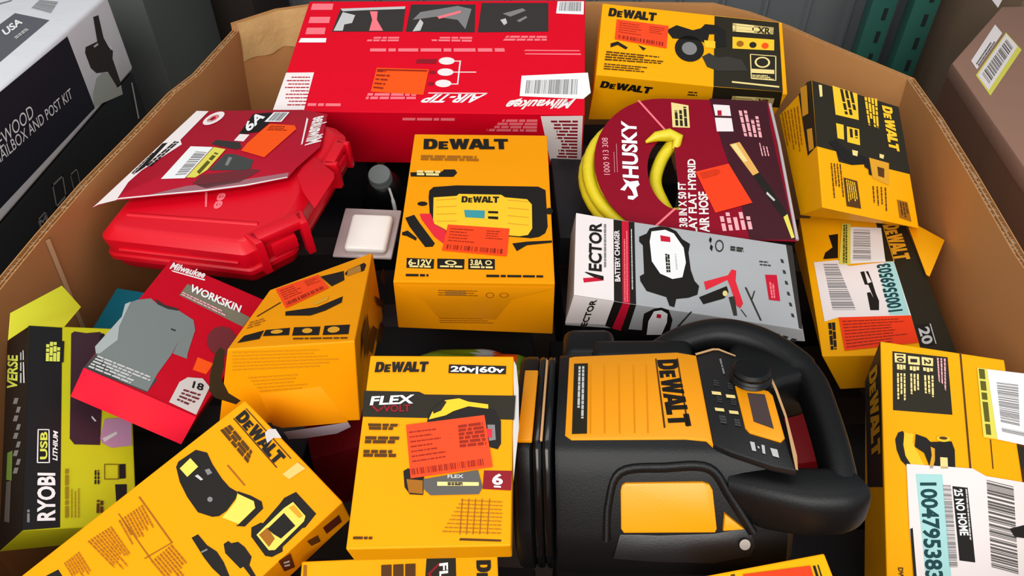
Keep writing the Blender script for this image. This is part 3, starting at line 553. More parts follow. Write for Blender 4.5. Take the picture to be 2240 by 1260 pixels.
   ["P","F","picture_print",3,"bk",[97.4,-165.1,109.1,-165.6,109.1,-170.5,97.4,-169.3]],
   ["P","F","picture_print",3,"y3",[35.4,-135.5,59.6,-132.8,59.7,-134.2,35.5,-136.9]],
   ["P","F","picture_print",3,"y3",[120.7,-134.5,146.1,-137.7,146.1,-139.0,120.6,-135.9]],
   ["P","F","picture_print",3,"y3",[36.1,-148.4,60.1,-146.5,60.1,-147.8,36.1,-149.8]],
   ["P","F","picture_print",3,"y3",[120.4,-148.8,145.6,-151.9,145.6,-153.3,120.4,-150.2]],
   ["P","F","picture_print",3,"y3",[36.7,-161.1,60.5,-159.8,60.5,-161.2,36.8,-162.4]],
   ["P","F","picture_print",3,"y3",[120.2,-162.9,145.1,-165.9,145.1,-167.2,120.2,-164.2]],
   ["P","F","picture_print",3,"y3",[37.3,-173.5,60.9,-172.9,60.9,-174.2,37.4,-174.8]],
   ["P","F","picture_print",3,"y3",[120.0,-176.6,144.6,-179.6,144.6,-180.8,120.0,-177.9]],
   ["P","F","picture_print",1,"bk",[1.0,-168.3,10.9,-162.7,18.3,-177.2,37.6,-211.5,35.4,-216.9,27.2,-217.6,7.1,-183.7]],
   ["P","F","picture_print",2,"rd2",[17.2,-161.0,30.2,-160.8,35.5,-178.7,48.6,-188.1,49.7,-214.4,36.6,-200.7,20.0,-170.8]],
   ["P","F","picture_print",1,"bk",[-0.6,-193.3,5.4,-190.1,16.8,-202.5,16.1,-207.1,5.1,-199.5,-0.2,-198.0]],
   ["P","F","picture_print",1,"bk",[124.7,-210.8,141.5,-207.6,170.1,-205.5,169.8,-209.2,141.3,-213.7,129.6,-223.4]],
   ["P","F","price_sticker",4,"or",[50.9,-180.1,122.0,-186.5,118.1,-232.4,46.0,-223.5]],
   ["L","F","price_sticker/sticker_lettering",5,"od",5,5,0.3,0.85,[54.7,-185.0,86.0,-187.9,83.6,-213.1,51.9,-209.6]],
   ["L","F","price_sticker/sticker_lettering",5,"od",4,8,0.35,0.85,[96.0,-188.9,118.0,-190.9,116.6,-207.2,94.5,-204.9]],
   ["B","F","price_sticker/sticker_lettering",5,"od",22,5,[51.5,-213.8,114.7,-221.2,114.1,-228.8,50.7,-221.1]],
   ["P","F","icon_print",1,"bk",[7.9,-235.0,38.1,-236.8,38.3,-251.8,8.7,-250.5]],
   ["P","F","icon_print",1,"bk",[41.5,-235.9,71.5,-236.6,71.4,-252.4,42.3,-251.7]],
   ["P","F","icon_print",1,"bk",[75.7,-235.7,104.9,-236.3,104.9,-252.8,75.9,-252.4]],
   ["T","F","icon_print",3,"cr","6-12V","b",10.4,-246.5,25.6,-0.4,-0.3,8.6],
   ["L","F","icon_print",3,"cr",1,1,0.9,1,[11.8,-247.1,35.0,-247.8,35.2,-250.7,12.0,-249.9]],
   ["E","F","icon_print",2,"cr",56.6,-242.5,6.5,-0.5,0.1,-3.7,0.6],
   ["L","F","icon_print",3,"cr",1,1,0.9,1,[45.1,-246.9,69.3,-247.3,69.4,-250.4,45.2,-249.7]],
   ["T","F","icon_print",3,"cr","3.8A","b",77.8,-246.1,13.7,-0.5,0.2,8.1],
   ["E","F","icon_print",2,"cr",98.0,-242.2,3.7,0.0,0.0,-3.8,0.6],
   ["L","F","icon_print",3,"cr",1,1,0.9,1,[78.4,-247.8,102.7,-248.2,102.7,-251.4,78.4,-250.7]],
   ["L","F","fine_lettering",3,"bk",1,1,0.9,1,[8.8,-259.9,33.1,-260.3,33.4,-264.2,9.1,-263.8]],
   ["L","F","fine_lettering",3,"bk",1,1,0.9,1,[95.6,-260.7,158.8,-261.5,158.6,-264.9,95.7,-264.7]],
   ["L","B","fine_lettering",3,"br2",3,4,0.4,0.85,[47.6,-10.2,93.5,-10.9,92.4,-21.8,47.1,-21.0]],
   ["P","B","fine_lettering",2,"br3",[55.4,-13.5,77.4,-13.2,76.9,-20.6,55.5,-20.9]],
   ["E","B","fine_lettering",4,"br2",103.5,-18.7,4.5,0.1,0.0,-4.4,0.8],
   ["E","B","fine_lettering",4,"br2",118.7,-18.4,5.0,0.1,0.0,-3.9,0.8],
   ["L","B","fine_lettering",3,"br2",3,9,0.35,0.85,[46.5,-56.2,119.3,-56.7,118.5,-66.9,47.0,-66.7]],
   ["X","B","end_flap",0,0.3,"am",[2.6,-4.8,171.4,-5.8,163.7,-11.8,127.9,-25.7,110.0,-60.0,45.4,-57.8,32.4,-30.2]],
  ]),
 'vector': dict(loc=[0.2008, 0.662, 0.8757], quat=[0.99575, 0.05903, 0.05685, -0.04212],
  corners={'TL': [-132.2, 68.2, 19.2], 'TR': [130.4, 66.0, 19.2], 'BR': [126.9, -68.8, 19.2], 'BL': [-130.2, -65.3, 19.2], 'tl': [-132.2, 68.2, -20.3], 'tr': [130.4, 66.0, -20.3], 'br': [137.7, -68.9, -0.8], 'bl': [-131.0, -65.3, -35.6]},
  frames={'F': [[-132.2, 68.2, 19.2], [1.0, -0.0086, -0.0], [0.0086, 1.0, -0.0], [0.0, 0.0, 1.0]], 'B': [[-130.2, -65.3, 19.2], [0.9999, -0.0135, -0.0], [0.0, -0.0, 1.0], [-0.0135, -0.9999, -0.0]]},
  art=[
   ["P","F","panel_print",0,"pw",[0.3,-0.1,46.5,-1.8,48.1,-133.9,3.3,-133.6]],
   ["P","F","panel_print",0,"bk",[46.5,-1.8,56.8,-1.8,57.9,-134.2,48.1,-133.9]],
   ["P","F","panel_print",0,"rd3",[56.8,-1.8,65.3,-1.3,66.1,-134.4,57.9,-134.2]],
   ["P","F","panel_print",0,"bk",[65.3,-1.3,72.4,-1.1,72.9,-134.2,66.1,-134.4]],
   ["P","F","logo_lettering",1,"rd3",[12.5,-106.6,13.7,-113.3,36.0,-105.7,35.9,-101.9,30.0,-101.8]],
   ["P","F","logo_lettering",1,"bk",[13.7,-97.3,16.0,-96.3,35.9,-99.0,36.0,-105.7,25.8,-103.4]],
   ["T","F","logo_lettering",3,"bk","ECTOR","b",32.9,-92.9,-1.5,80.7,-13.8,-0.8],
   ["L","F","logo_lettering",3,"gy",1,1,0.7,1,[38.9,-84.8,37.9,-12.5,34.4,-13.3,35.7,-85.5]],
   ["T","F","panel_lettering",3,"pw","BATTERY CHARGER","b",54.8,-103.9,-1.4,83.8,-5.7,-1.1],
   ["L","F","panel_lettering",3,"pk",2,3,0.5,0.85,[64.1,-132.6,64.2,-2.4,58.4,-3.7,59.0,-133.6]],
   ["L","F","panel_lettering",3,"lg",1,1,0.5,1,[70.2,-113.0,69.7,-14.4,67.1,-15.0,67.4,-113.6]],
   ["P","F","picture_print",1,"bk",[77.9,-25.6,87.1,-18.3,91.1,-8.1,104.3,-1.5,115.0,-1.4,124.0,-6.1,130.9,-18.7,139.9,-24.9,137.1,-40.5,138.1,-68.7,141.6,-85.6,146.3,-92.4,143.4,-106.2,132.8,-112.9,118.5,-117.5,115.8,-130.3,110.3,-129.1,107.3,-116.9,85.0,-112.0,78.2,-98.2,77.6,-90.7,82.7,-85.8,82.1,-39.5,77.8,-34.1]],
   ["P","F","picture_print",2,"wh",[93.2,-13.3,110.2,-6.8,120.7,-11.1,131.6,-33.4,132.9,-57.8,127.4,-82.6,115.6,-87.7,101.5,-82.0,92.2,-64.1,90.5,-31.4]],
   ["P","F","picture_print",3,"rd3",[103.7,-18.0,115.8,-18.6,115.7,-27.4,104.1,-28.2]],
   ["L","F","picture_print",3,"ol",2,1,0.85,1,[113.9,-77.5,113.8,-47.4,108.3,-48.6,108.8,-78.6]],
   ["L","F","picture_print",3,"lg",1,1,0.6,0.85,[122.9,-71.8,122.1,-43.6,119.9,-44.1,120.0,-72.4]],
   ["P","F","picture_print",1,"rd2",[152.5,-84.4,182.2,-68.1,187.6,-57.7,192.9,-58.6,190.4,-75.9,195.5,-109.1,191.4,-117.5,187.6,-114.3,183.2,-87.0,180.7,-75.9,153.7,-97.0]],
   ["P","F","picture_print",1,"bk",[145.0,-109.6,179.0,-85.9,180.3,-95.2,174.3,-105.7,149.2,-119.5]],
   ["P","F","picture_print",1,"ol2",[179.5,-102.9,187.0,-99.5,186.7,-128.9,182.5,-129.7]],
   ["E","F","picture_print",3,"cr",175.7,-98.3,2.9,0.5,-0.4,-4.4,0],
   ["P","F","picture_print",1,"ol2",[200.1,-83.6,202.4,-83.2,214.3,-130.8,212.2,-131.2]],
   ["P","F","picture_print",1,"ol2",[210.6,-87.0,212.1,-86.7,207.2,-101.2,205.8,-100.5]],
   ["P","F","picture_print",1,"ol2",[191.3,-119.0,192.7,-118.7,197.9,-128.6,196.5,-128.9]],
   ["P","F","icon_print",1,"bk",[165.9,-7.0,167.9,-10.9,165.7,-18.8,163.8,-13.9]],
   ["P","F","icon_print",1,"bk",[165.6,-19.9,168.0,-23.6,166.1,-32.4,163.8,-27.7]],
   ["E","F","icon_print",2,"ol2",176.1,-20.9,5.4,1.1,-0.9,-10.7,0.75],
   ["L","F","icon_print",3,"ol2",2,1,0.8,1,[190.0,-18.0,206.8,-17.7,205.0,-26.5,188.9,-26.7]],
   ["P","F","icon_print",1,"rd3",[227.3,-58.3,241.6,-55.8,239.8,-97.1,226.7,-97.8]],
   ["L","F","icon_print",3,"pk",2,1,0.7,0.85,[234.8,-94.0,237.4,-59.6,230.0,-60.1,229.4,-95.0]],
   ["L","F","icon_print",3,"ol2",2,1,0.4,0.85,[222.8,-35.3,239.5,-33.9,238.8,-44.3,223.0,-45.5]],
   ["P","F","icon_print",1,"ol2",[250.1,-27.6,253.1,-28.0,253.7,-34.1,250.3,-33.8]],
   ["P","F","icon_print",1,"ol2",[250.1,-45.7,253.0,-46.1,253.6,-52.0,250.2,-51.7]],
   ["P","F","icon_print",1,"ol2",[250.0,-63.3,252.9,-63.7,253.5,-69.4,250.1,-69.1]],
   ["P","F","icon_print",1,"ol2",[249.9,-80.4,252.7,-80.8,253.3,-86.4,250.1,-86.1]],
   ["P","F","icon_print",1,"ol2",[249.8,-97.1,252.6,-97.4,253.2,-102.9,250.0,-102.6]],
   ["P","F","icon_print",1,"ol2",[249.8,-113.3,252.5,-113.7,253.1,-119.0,249.9,-118.7]],
   ["P","F","panel_print",0,"dk",[260.9,-1.0,268.6,-0.9,259.7,-134.7,255.7,-133.7]],
   ["P","B","panel_print",0,"pw",[0.3,-0.5,45.1,-0.6,43.9,-42.3,-1.5,-49.7]],
   ["P","B","panel_print",0,"bk",[45.1,-0.6,55.0,-0.9,52.7,-47.0,44.3,-44.4]],
   ["P","B","panel_print",0,"rd3",[55.0,-0.9,63.3,-1.1,63.3,-49.1,52.7,-47.0]],
   ["P","B","panel_print",0,"bk",[63.3,-1.1,70.0,-0.8,71.3,-49.4,63.3,-49.1]],
   ["T","B","logo_lettering",3,"bk","VECTOR","b",22.6,-59.0,3.6,57.6,-6.3,-1.5],
   ["P","B","picture_print",1,"bk",[81.9,-13.1,90.3,-2.4,97.6,1.4,106.5,-0.8,114.9,-16.2,117.9,-42.7,88.0,-50.0,83.1,-23.8]],
   ["P","B","picture_print",2,"wh",[91.4,-6.5,98.7,-2.6,106.9,-7.2,110.1,-21.8,109.8,-44.7,93.5,-48.7,89.6,-24.5]],
   ["P","B","picture_print",3,"rd3",[95.7,-9.8,100.6,-9.8,101.5,-16.1,96.6,-16.2]],
   ["P","B","picture_print",1,"ol2",[130.4,2.7,132.0,2.0,125.0,-27.3,122.7,-26.7]],
   ["P","B","icon_print",1,"ol2",[208.5,-7.1,214.4,-7.9,214.8,-16.8,208.9,-16.0]],
   ["P","B","icon_print",1,"ol2",[219.1,-9.4,225.0,-10.2,225.3,-18.3,219.3,-17.5]],
   ["P","B","icon_print",1,"ol2",[229.8,-11.8,235.8,-12.6,235.7,-19.9,229.8,-19.1]],
   ["P","B","icon_print",1,"ol2",[240.6,-14.1,246.5,-15.0,246.2,-21.4,240.3,-20.6]],
   ["P","B","icon_print",1,"ol2",[251.3,-16.5,257.3,-17.3,256.8,-23.0,250.8,-22.2]],
  ]),
 'shirt': dict(loc=[-0.3421, 0.5287, 0.8998], quat=[0.96283, -0.00331, 0.2598, -0.0739],
  corners={'TL': [-55.9, 79.4, 25.0], 'TR': [60.1, 88.4, 25.0], 'BR': [52.8, -83.1, 25.0], 'BL': [-53.8, -84.7, 25.0], 'tl': [-55.9, 79.4, -24.7], 'tr': [60.1, 88.4, -24.7], 'br': [50.6, -83.1, -26.5], 'bl': [-57.9, -84.8, -24.2]},
  frames={'F': [[-55.9, 79.4, 25.0], [0.997, 0.0776, 0.0], [-0.0776, 0.997, -0.0], [-0.0, 0.0, 1.0]], 'B': [[-53.8, -84.7, 25.0], [0.9999, 0.0154, -0.0], [0.0, -0.0, 1.0], [0.0154, -0.9999, -0.0]]},
  art=[
   ["P","F","picture_print",1,"sg",[4.9,-60.3,13.3,-63.9,23.6,-64.4,33.4,-61.0,50.7,-65.1,56.9,-76.3,61.5,-106.6,63.3,-112.9,49.4,-113.2,48.5,-95.3,48.8,-115.8,46.7,-140.9,47.0,-163.2,20.8,-162.6,-8.8,-144.9,-12.7,-138.4,-8.2,-95.2,-12.2,-79.5,-4.9,-68.4]],
   ["P","F","picture_print",2,"sg2",[-12.2,-79.5,-9.1,-73.9,-5.0,-107.3,0.5,-122.3,-5.8,-143.3,-8.8,-144.9,-12.7,-138.4,-8.2,-95.2]],
   ["P","F","picture_print",2,"dk",[8.4,-58.6,19.1,-61.6,32.1,-59.2,33.6,-61.6,23.8,-64.8,13.4,-64.3]],
   ["P","F","picture_print",2,"dk",[36.1,-85.8,41.0,-85.4,41.0,-87.3,36.5,-87.5]],
   ["P","F","panel_print",0,"dk2",[-8.8,-144.9,14.9,-144.9,49.3,-147.0,46.7,-164.2,-10.5,-164.1]],
   ["L","F","panel_lettering",3,"lg",5,3,0.6,0.85,[-6.2,-145.6,50.6,-146.3,43.9,-163.1,-7.8,-162.1]],
   ["T","F","logo_lettering",3,"pw","Milwaukee","i",3.9,-13.7,34.9,6.9,-1.3,9.5],
   ["P","F","logo_lettering",1,"pw",[6.0,-14.5,40.3,-7.5,40.6,-9.5,8.3,-15.7]],
   ["P","F","panel_print",0,"og",[27.4,-23.0,99.7,-32.3,97.0,-48.1,26.3,-41.8]],
   ["T","F","panel_lettering",3,"wh","WORKSKIN","b",32.3,-31.4,55.1,-0.4,-0.8,9.5],
   ["L","F","panel_lettering",3,"pk2",2,1,0.6,0.85,[27.4,-35.8,94.7,-39.2,94.6,-46.5,27.8,-41.3]],
   ["E","F","picture_print",2,"mr2",84.8,-76.1,14.4,1.9,2.7,-18.7,0],
   ["P","F","picture_print",1,"or2",[71.5,-106.2,87.6,-106.2,86.0,-121.6,73.0,-122.4]],
   ["P","F","hang_tag",2,"lg2",[72.2,-132.7,85.0,-127.6,94.5,-134.0,94.7,-168.2,68.0,-165.8,67.6,-141.2]],
   ["T","F","hang_tag/label_lettering",3,"bk","18","b",80.0,-141.9,10.3,0.9,-1.3,7.2],
   ["L","F","hang_tag/label_lettering",3,"mr2",4,1,0.5,0.85,[74.3,-145.8,94.8,-144.0,89.4,-163.1,73.0,-161.9]],
   ["P","B","panel_print",0,"rb",[0.3,1.2,106.5,0.9,104.7,-52.0,-4.3,-50.9]],  # brighter red puts the light on this end face into its colour
  ]),
 'stapler': dict(loc=[-0.2078, 0.5374, 0.8988], quat=[0.99337, -0.10897, -0.02389, 0.0277],
  corners={'TL': [-43.0, 37.3, 44.1], 'TR': [56.7, 110.7, 44.1], 'BR': [61.6, -75.0, 44.1], 'BL': [-56.0, -73.3, 44.1], 'tl': [-43.0, 37.3, -42.4], 'tr': [56.7, 110.7, -42.4], 'br': [52.4, -74.9, -48.6], 'bl': [-85.4, -72.9, -42.9]},
  frames={'F': [[-43.0, 37.3, 44.1], [0.8054, 0.5927, 0.0], [-0.5927, 0.8054, -0.0], [-0.0, 0.0, 1.0]], 'B': [[-56.0, -73.3, 44.1], [0.9999, -0.0142, -0.0], [0.0, 0.0, 1.0], [-0.0142, -0.9999, 0.0]], 'R': [[56.7, 110.7, 44.1], [0.0, -0.0, -1.0], [-0.0263, 0.9997, -0.0], [0.9997, 0.0263, 0.0]]},
  art=[
   ["P","F","picture_print",1,"bk",[52.7,-12.0,77.4,-18.5,67.7,-38.1,51.2,-41.1]],
   ["P","F","picture_print",1,"bk",[75.4,-24.7,81.8,-19.6,103.3,-17.2,102.5,-23.3,94.2,-33.6,90.0,-34.4,96.1,-22.1,83.1,-24.2,73.9,-29.8]],
   ["P","F","picture_print",2,"br3",[81.2,-20.7,97.0,-19.5,90.6,-33.3,73.6,-32.7]],
   ["P","F","picture_print",1,"bk",[-7.2,-55.6,20.5,-70.2,49.6,-68.9,42.8,-79.5,23.2,-82.6,7.6,-80.8,-10.6,-63.1]],
   ["P","F","picture_print",2,"y3",[19.9,-59.9,38.9,-58.4,34.2,-65.3,20.4,-65.9]],
   ["P","F","price_sticker",4,"or",[4.6,-5.1,52.5,-7.5,47.3,-42.8,-4.4,-50.6]],
   ["L","F","price_sticker/sticker_lettering",5,"od",5,8,0.3,0.85,[6.4,-10.0,27.4,-10.5,23.3,-33.4,1.5,-35.4]],
   ["L","F","price_sticker/sticker_lettering",5,"od",4,11,0.35,0.85,[34.2,-10.7,49.5,-11.1,47.6,-23.8,31.8,-24.6]],
   ["B","F","price_sticker/sticker_lettering",5,"od",22,8,[0.6,-39.8,45.4,-34.9,44.5,-40.9,-0.8,-47.2]],
   ["P","F","fine_lettering",1,"bw",[-32.3,-43.4,-2.8,-33.4,-3.3,-35.8,-32.1,-45.4]],
   ["P","F","icon_print",1,"bk",[-36.1,-75.1,-17.0,-88.0,-23.4,-99.8,-42.6,-83.7]],
   ["P","F","icon_print",1,"bk",[-13.7,-90.0,5.6,-106.9,-2.4,-120.0,-21.6,-102.7]],
   ["P","F","icon_print",1,"bk",[9.2,-108.4,28.2,-123.7,18.9,-138.1,0.1,-122.4]],
   ["P","F","icon_print",1,"bk",[-55.4,-70.4,-37.4,-74.6,-46.9,-86.3,-65.3,-78.2]],
   ["E","F","icon_print",2,"y3",-29.5,-86.0,4.7,-3.3,-1.5,-3.4,0],
   ["E","F","icon_print",2,"y3",-7.2,-105.1,3.8,-3.1,-2.0,-4.2,0],
   ["E","F","icon_print",2,"y3",12.2,-121.3,4.7,-3.3,-2.5,-5.0,0],
   ["L","F","fine_lettering",3,"bw",1,1,0.9,1,[-22.8,-107.6,16.4,-143.7,15.2,-146.0,-24.0,-110.2]],
   ["L","F","fine_lettering",3,"br2",3,4,0.4,0.85,[-41.0,-49.4,-27.5,-52.0,-30.7,-64.6,-49.8,-61.4]],
   ["L","B","fine_lettering",3,"ol4",6,5,0.4,0.85,[4.3,-1.8,103.8,-5.8,97.6,-27.2,-1.2,-24.8]],
   ["L","B","fine_lettering",3,"ol4",5,6,0.4,0.85,[10.6,-31.1,79.1,-31.1,73.8,-50.5,20.4,-51.3]],
   ["X","B","clear_film",1,0.6,"film",[32.2,-99.8,67.4,-96.1,96.8,-92.7,98.6,-98.7,83.4,-105.9,50.9,-109.2,35.0,-109.0]],
   ["X","B","end_flap",0,0.3,"am2",[18.3,-52.8,77.7,-48.6,93.0,-81.8,96.6,-93.8,31.2,-95.5,22.8,-91.2]],
   ["P","B","panel_print",0,"dk3",[-5.4,3.2,-2.5,-1.0,-7.0,-17.8,-13.3,-32.5,-10.6,-49.3,-1.2,-59.1,-6.7,-63.2,-24.4,-53.9,-28.2,-45.7,-22.4,-26.3,-11.9,-3.7]],  # flat dark shape painting the shade inside the torn opening
   ["P","R","panel_print",0,"br4",[50.0,57.0,65.8,79.0,72.1,50.0,48.6,27.6]],
   ["P","R","panel_print",0,"br4",[36.1,-36.8,72.9,15.6,87.7,21.3,54.1,-26.3]],
   ["P","R","panel_print",0,"br4",[21.9,-98.5,39.0,-103.0,39.8,-158.1,18.3,-145.5]],
   ["P","R","panel_print",0,"br4",[47.6,-81.2,70.0,-53.6,65.7,-110.9,47.8,-128.2]],
   ["P","R","panel_print",0,"br4",[78.3,-24.9,98.6,1.1,92.7,-50.4,75.2,-62.5]],
  ]),
 'usbcharger': dict(loc=[-0.2784, 0.3089, 0.8696], quat=[0.92493, 0.10883, 0.0743, -0.35658],
  corners={'TL': [-67.5, 123.9, 25.8], 'TR': [67.7, 124.0, 25.8], 'BR': [67.7, -124.2, 25.8], 'BL': [-67.8, -124.2, 25.8], 'tl': [-67.5, 123.9, -25.9], 'tr': [67.7, 125.0, -25.5], 'br': [67.7, -124.2, -25.9], 'bl': [-67.8, -124.2, -25.9]},
  frames={'F': [[-67.5, 123.9, 25.8], [1.0, 0.0006, 0.0], [-0.0006, 1.0, -0.0], [-0.0, 0.0, 1.0]], 'R': [[67.7, 124.0, 25.8], [0.0, 0.0194, -0.9998], [0.0001, 0.9998, 0.0194], [1.0, -0.0001, 0.0]]},
  art=[
   ["T","F","logo_lettering",3,"bk","DeWALT","D",8.2,-16.7,61.7,-2.2,-0.2,10.7],
   ["P","F","logo_lettering",1,"bw",[7.5,-18.3,7.5,-17.3,71.7,-19.1,71.5,-20.1]],
   ["P","F","logo_lettering",1,"bw",[7.6,-4.9,7.5,-4.0,73.8,-5.7,73.9,-6.6]],
   ["L","F","fine_lettering",3,"bw",3,3,0.8,1,[10.7,-23.3,44.5,-24.9,51.2,-34.6,8.8,-33.0]],
   ["P","F","fine_lettering",1,"br2",[39.4,-47.8,39.8,-46.5,65.1,-47.2,64.7,-48.4]],
   ["P","F","picture_print",1,"bk",[9.9,-78.0,7.2,-74.0,8.7,-57.7,17.8,-52.5,29.6,-55.4,46.6,-57.5,57.1,-57.5,65.1,-55.3,68.8,-59.8,71.8,-71.0,71.0,-77.8,67.5,-82.0,55.9,-87.8,39.0,-86.5,23.4,-83.4]],
   ["P","F","picture_print",2,"y4",[13.3,-76.6,11.9,-65.2,23.1,-65.0,24.2,-76.5]],
   ["E","F","picture_print",2,"gy",54.0,-74.7,1.6,1.5,1.8,-1.3,0],
   ["P","F","picture_print",2,"lg",[28.0,-71.7,28.7,-69.2,35.5,-68.6,35.0,-70.5]],
   ["P","F","picture_print",2,"gy",[29.5,-62.9,31.1,-59.5,36.3,-60.1,35.2,-63.9]],
   ["P","F","picture_print",1,"bk",[64.5,-54.9,75.7,-49.6,86.2,-46.4,91.9,-49.2,93.2,-68.6,87.4,-73.3,88.0,-70.7,86.9,-53.4,81.3,-50.7,66.7,-56.0]],
   ["P","F","picture_print",2,"y4",[66.7,-56.0,81.3,-50.7,86.9,-53.4,88.0,-70.7,73.8,-76.8,72.7,-70.1,70.4,-60.9]],
   ["P","F","picture_print",1,"bk",[98.6,-37.5,97.2,-31.7,100.2,-21.7,127.0,-21.8,129.4,-35.1,128.1,-37.2,128.6,-57.7,131.5,-59.9,128.8,-68.3,124.1,-71.5,103.5,-69.9,97.6,-65.3,99.9,-57.7,101.6,-56.7]],
   ["P","F","picture_print",2,"y4",[104.1,-37.1,105.4,-28.7,122.2,-29.1,124.7,-32.7,126.1,-63.3,122.8,-66.8,105.6,-66.1,105.0,-56.6]],
   ["P","F","picture_print",3,"bk",[108.1,-57.1,107.4,-39.7,122.6,-39.9,122.4,-54.4,115.1,-56.3]],
   ["P","F","picture_print",3,"y3",[106.6,-34.3,107.7,-29.7,120.6,-30.5,119.9,-33.8]],
   ["P","F","picture_print",3,"br2",[107.1,-64.7,107.1,-56.3,118.9,-57.8,120.7,-65.2]],
   ["P","F","picture_print",1,"bk",[69.7,-103.3,71.0,-98.2,83.6,-98.3,93.5,-95.9,104.2,-97.0,120.0,-101.2,116.6,-104.4,101.7,-105.9,90.1,-105.6]],
   ["P","F","picture_print",1,"bk",[92.4,-88.6,93.1,-84.7,96.3,-84.1,99.3,-79.7,106.7,-78.5,116.9,-79.4,120.9,-84.5,135.5,-86.7,132.9,-89.1,118.4,-88.5,117.8,-91.0,99.3,-92.0]],
   ["P","F","picture_print",2,"gy",[84.4,-104.5,85.9,-99.8,87.3,-100.1,85.8,-104.8]],
   ["L","F","fine_lettering",3,"br2",9,2,0.4,0.85,[18.0,-115.0,46.0,-119.4,40.6,-139.5,15.7,-136.4]],
   ["L","F","fine_lettering",3,"br2",9,3,0.4,0.85,[15.5,-141.7,46.8,-143.3,58.8,-157.4,12.6,-161.9]],
   ["L","F","fine_lettering",3,"br2",8,4,0.4,0.85,[62.8,-116.7,97.4,-116.3,91.6,-135.7,62.6,-136.4]],
   ["L","F","fine_lettering",3,"br2",7,5,0.4,0.85,[15.2,-169.9,38.9,-171.4,37.8,-184.8,14.8,-183.2]],
   ["P","F","fine_lettering",1,"br2",[10.0,-114.1,10.2,-112.9,61.3,-115.7,61.0,-116.8]],
   ["P","F","fine_lettering",1,"br2",[61.3,-115.7,62.3,-115.6,57.5,-138.0,56.3,-137.9]],
   ["P","F","fine_lettering",1,"br2",[10.2,-133.0,10.3,-132.3,62.8,-134.6,62.6,-135.5]],
   ["P","F","panel_print",0,"bk",[12.7,-199.6,15.8,-188.2,27.1,-188.8,23.9,-199.5]],
   ["P","F","torn_patch",4,"lg2",[38.9,-7.0,38.3,-2.5,42.6,1.6,53.2,-0.0,48.0,-5.0,48.2,-11.7,43.3,-9.6]],
   ["P","F","tape_patch",3,"tape",[80.0,-20.0,80.7,-4.4,89.9,-3.1,87.6,-18.7]],
   ["P","R","icon_print",1,"mr3",[13.2,-24.6,17.3,-8.1,37.4,-8.5,32.7,-24.6]],
   ["P","R","icon_print",1,"mr3",[-3.1,-66.8,3.9,-56.4,39.2,-60.6,28.1,-68.9]],
   ["L","R","icon_print",3,"lg",2,1,0.55,0.85,[4.8,-64.3,15.3,-57.8,31.7,-61.2,19.1,-66.6]],
   ["P","R","icon_print",1,"br4",[10.6,-40.9,18.3,-31.4,36.5,-32.1,28.1,-40.1]],
  ]),
 'flexvolt': dict(loc=[-0.0588, 0.3516, 0.9646], quat=[0.99268, 0.11992, -0.01332, -0.00432],
  corners={'TL': [-59.9, 79.4, 15.0], 'TR': [60.3, 77.3, 15.0], 'BR': [59.0, -77.2, 15.0], 'BL': [-59.4, -79.5, 15.0], 'tl': [-59.9, 79.4, -15.0], 'tr': [60.3, 77.3, -15.0], 'br': [59.0, -77.2, -15.0], 'bl': [-59.4, -79.5, -15.0]},
  frames={'F': [[-59.9, 79.4, 15.0], [0.9998, -0.0174, 0.0], [0.0174, 0.9998, -0.0], [-0.0, 0.0, 1.0]], 'B': [[-59.4, -79.5, 15.0], [0.9998, 0.0194, 0.0], [-0.0, -0.0, 1.0], [0.0194, -0.9998, 0.0]]},
  art=[
   ["T","F","logo_lettering",3,"bk","DeWALT","D",5.8,-16.4,43.6,0.7,0.4,9.6],
   ["P","F","panel_lettering",2,"bk",[66.8,-8.5,114.2,-9.6,114.1,-17.3,66.9,-16.6]],
   ["T","F","panel_lettering",3,"wh","20v|60v","b",68.5,-15.2,44.3,-0.7,0.0,4.9],
   ["P","F","panel_print",0,"ol",[-1.0,-33.0,44.2,-33.5,49.0,-35.9,122.5,-36.3,121.7,-57.3,1.0,-55.9]],
   ["T","F","panel_lettering",3,"wh","FLEX","b",5.8,-45.9,34.8,2.0,0.6,7.2],
   ["T","F","panel_lettering",3,"mr","VOLT","b",17.5,-51.9,21.7,0.9,-0.7,5.6],
   ["P","F","panel_lettering",2,"mr",[7.0,-46.4,8.9,-46.3,13.1,-50.3,16.9,-46.9,17.1,-48.6,12.7,-52.2]],
   ["P","F","picture_print",2,"bk",[53.1,-60.9,53.6,-52.8,57.1,-47.0,64.9,-39.8,77.1,-39.0,84.9,-43.0,106.3,-49.3,111.4,-58.7,112.0,-77.6,109.6,-82.2,101.6,-80.0,96.5,-65.2]],
   ["P","F","picture_print",3,"y2",[54.3,-58.0,56.7,-51.1,65.8,-41.2,77.1,-39.4,84.8,-42.3,100.8,-44.5,101.0,-48.3,85.1,-46.3,73.3,-50.6,67.5,-54.3]],
   ["P","F","picture_print",4,"ol",[56.6,-49.5,65.1,-41.5,67.4,-42.8,63.5,-50.3,57.7,-53.1]],
   ["P","F","picture_print",3,"gy",[100.8,-62.0,106.7,-61.9,107.9,-74.5,102.8,-75.4]],
   ["P","F","picture_print",4,"rd2",[100.2,-65.2,104.7,-65.9,104.9,-73.0,101.2,-72.3]],
   ["P","F","price_sticker",5,"or",[36.8,-63.0,98.2,-54.0,106.3,-96.6,44.9,-106.3]],
   ["L","F","price_sticker/sticker_lettering",6,"od",7,4,0.3,0.85,[39.5,-67.4,66.7,-63.6,73.1,-90.3,45.3,-95.1]],
   ["L","F","price_sticker/sticker_lettering",6,"od",6,1,0.75,1,[77.8,-62.6,97.0,-59.6,100.8,-79.3,80.5,-81.8]],
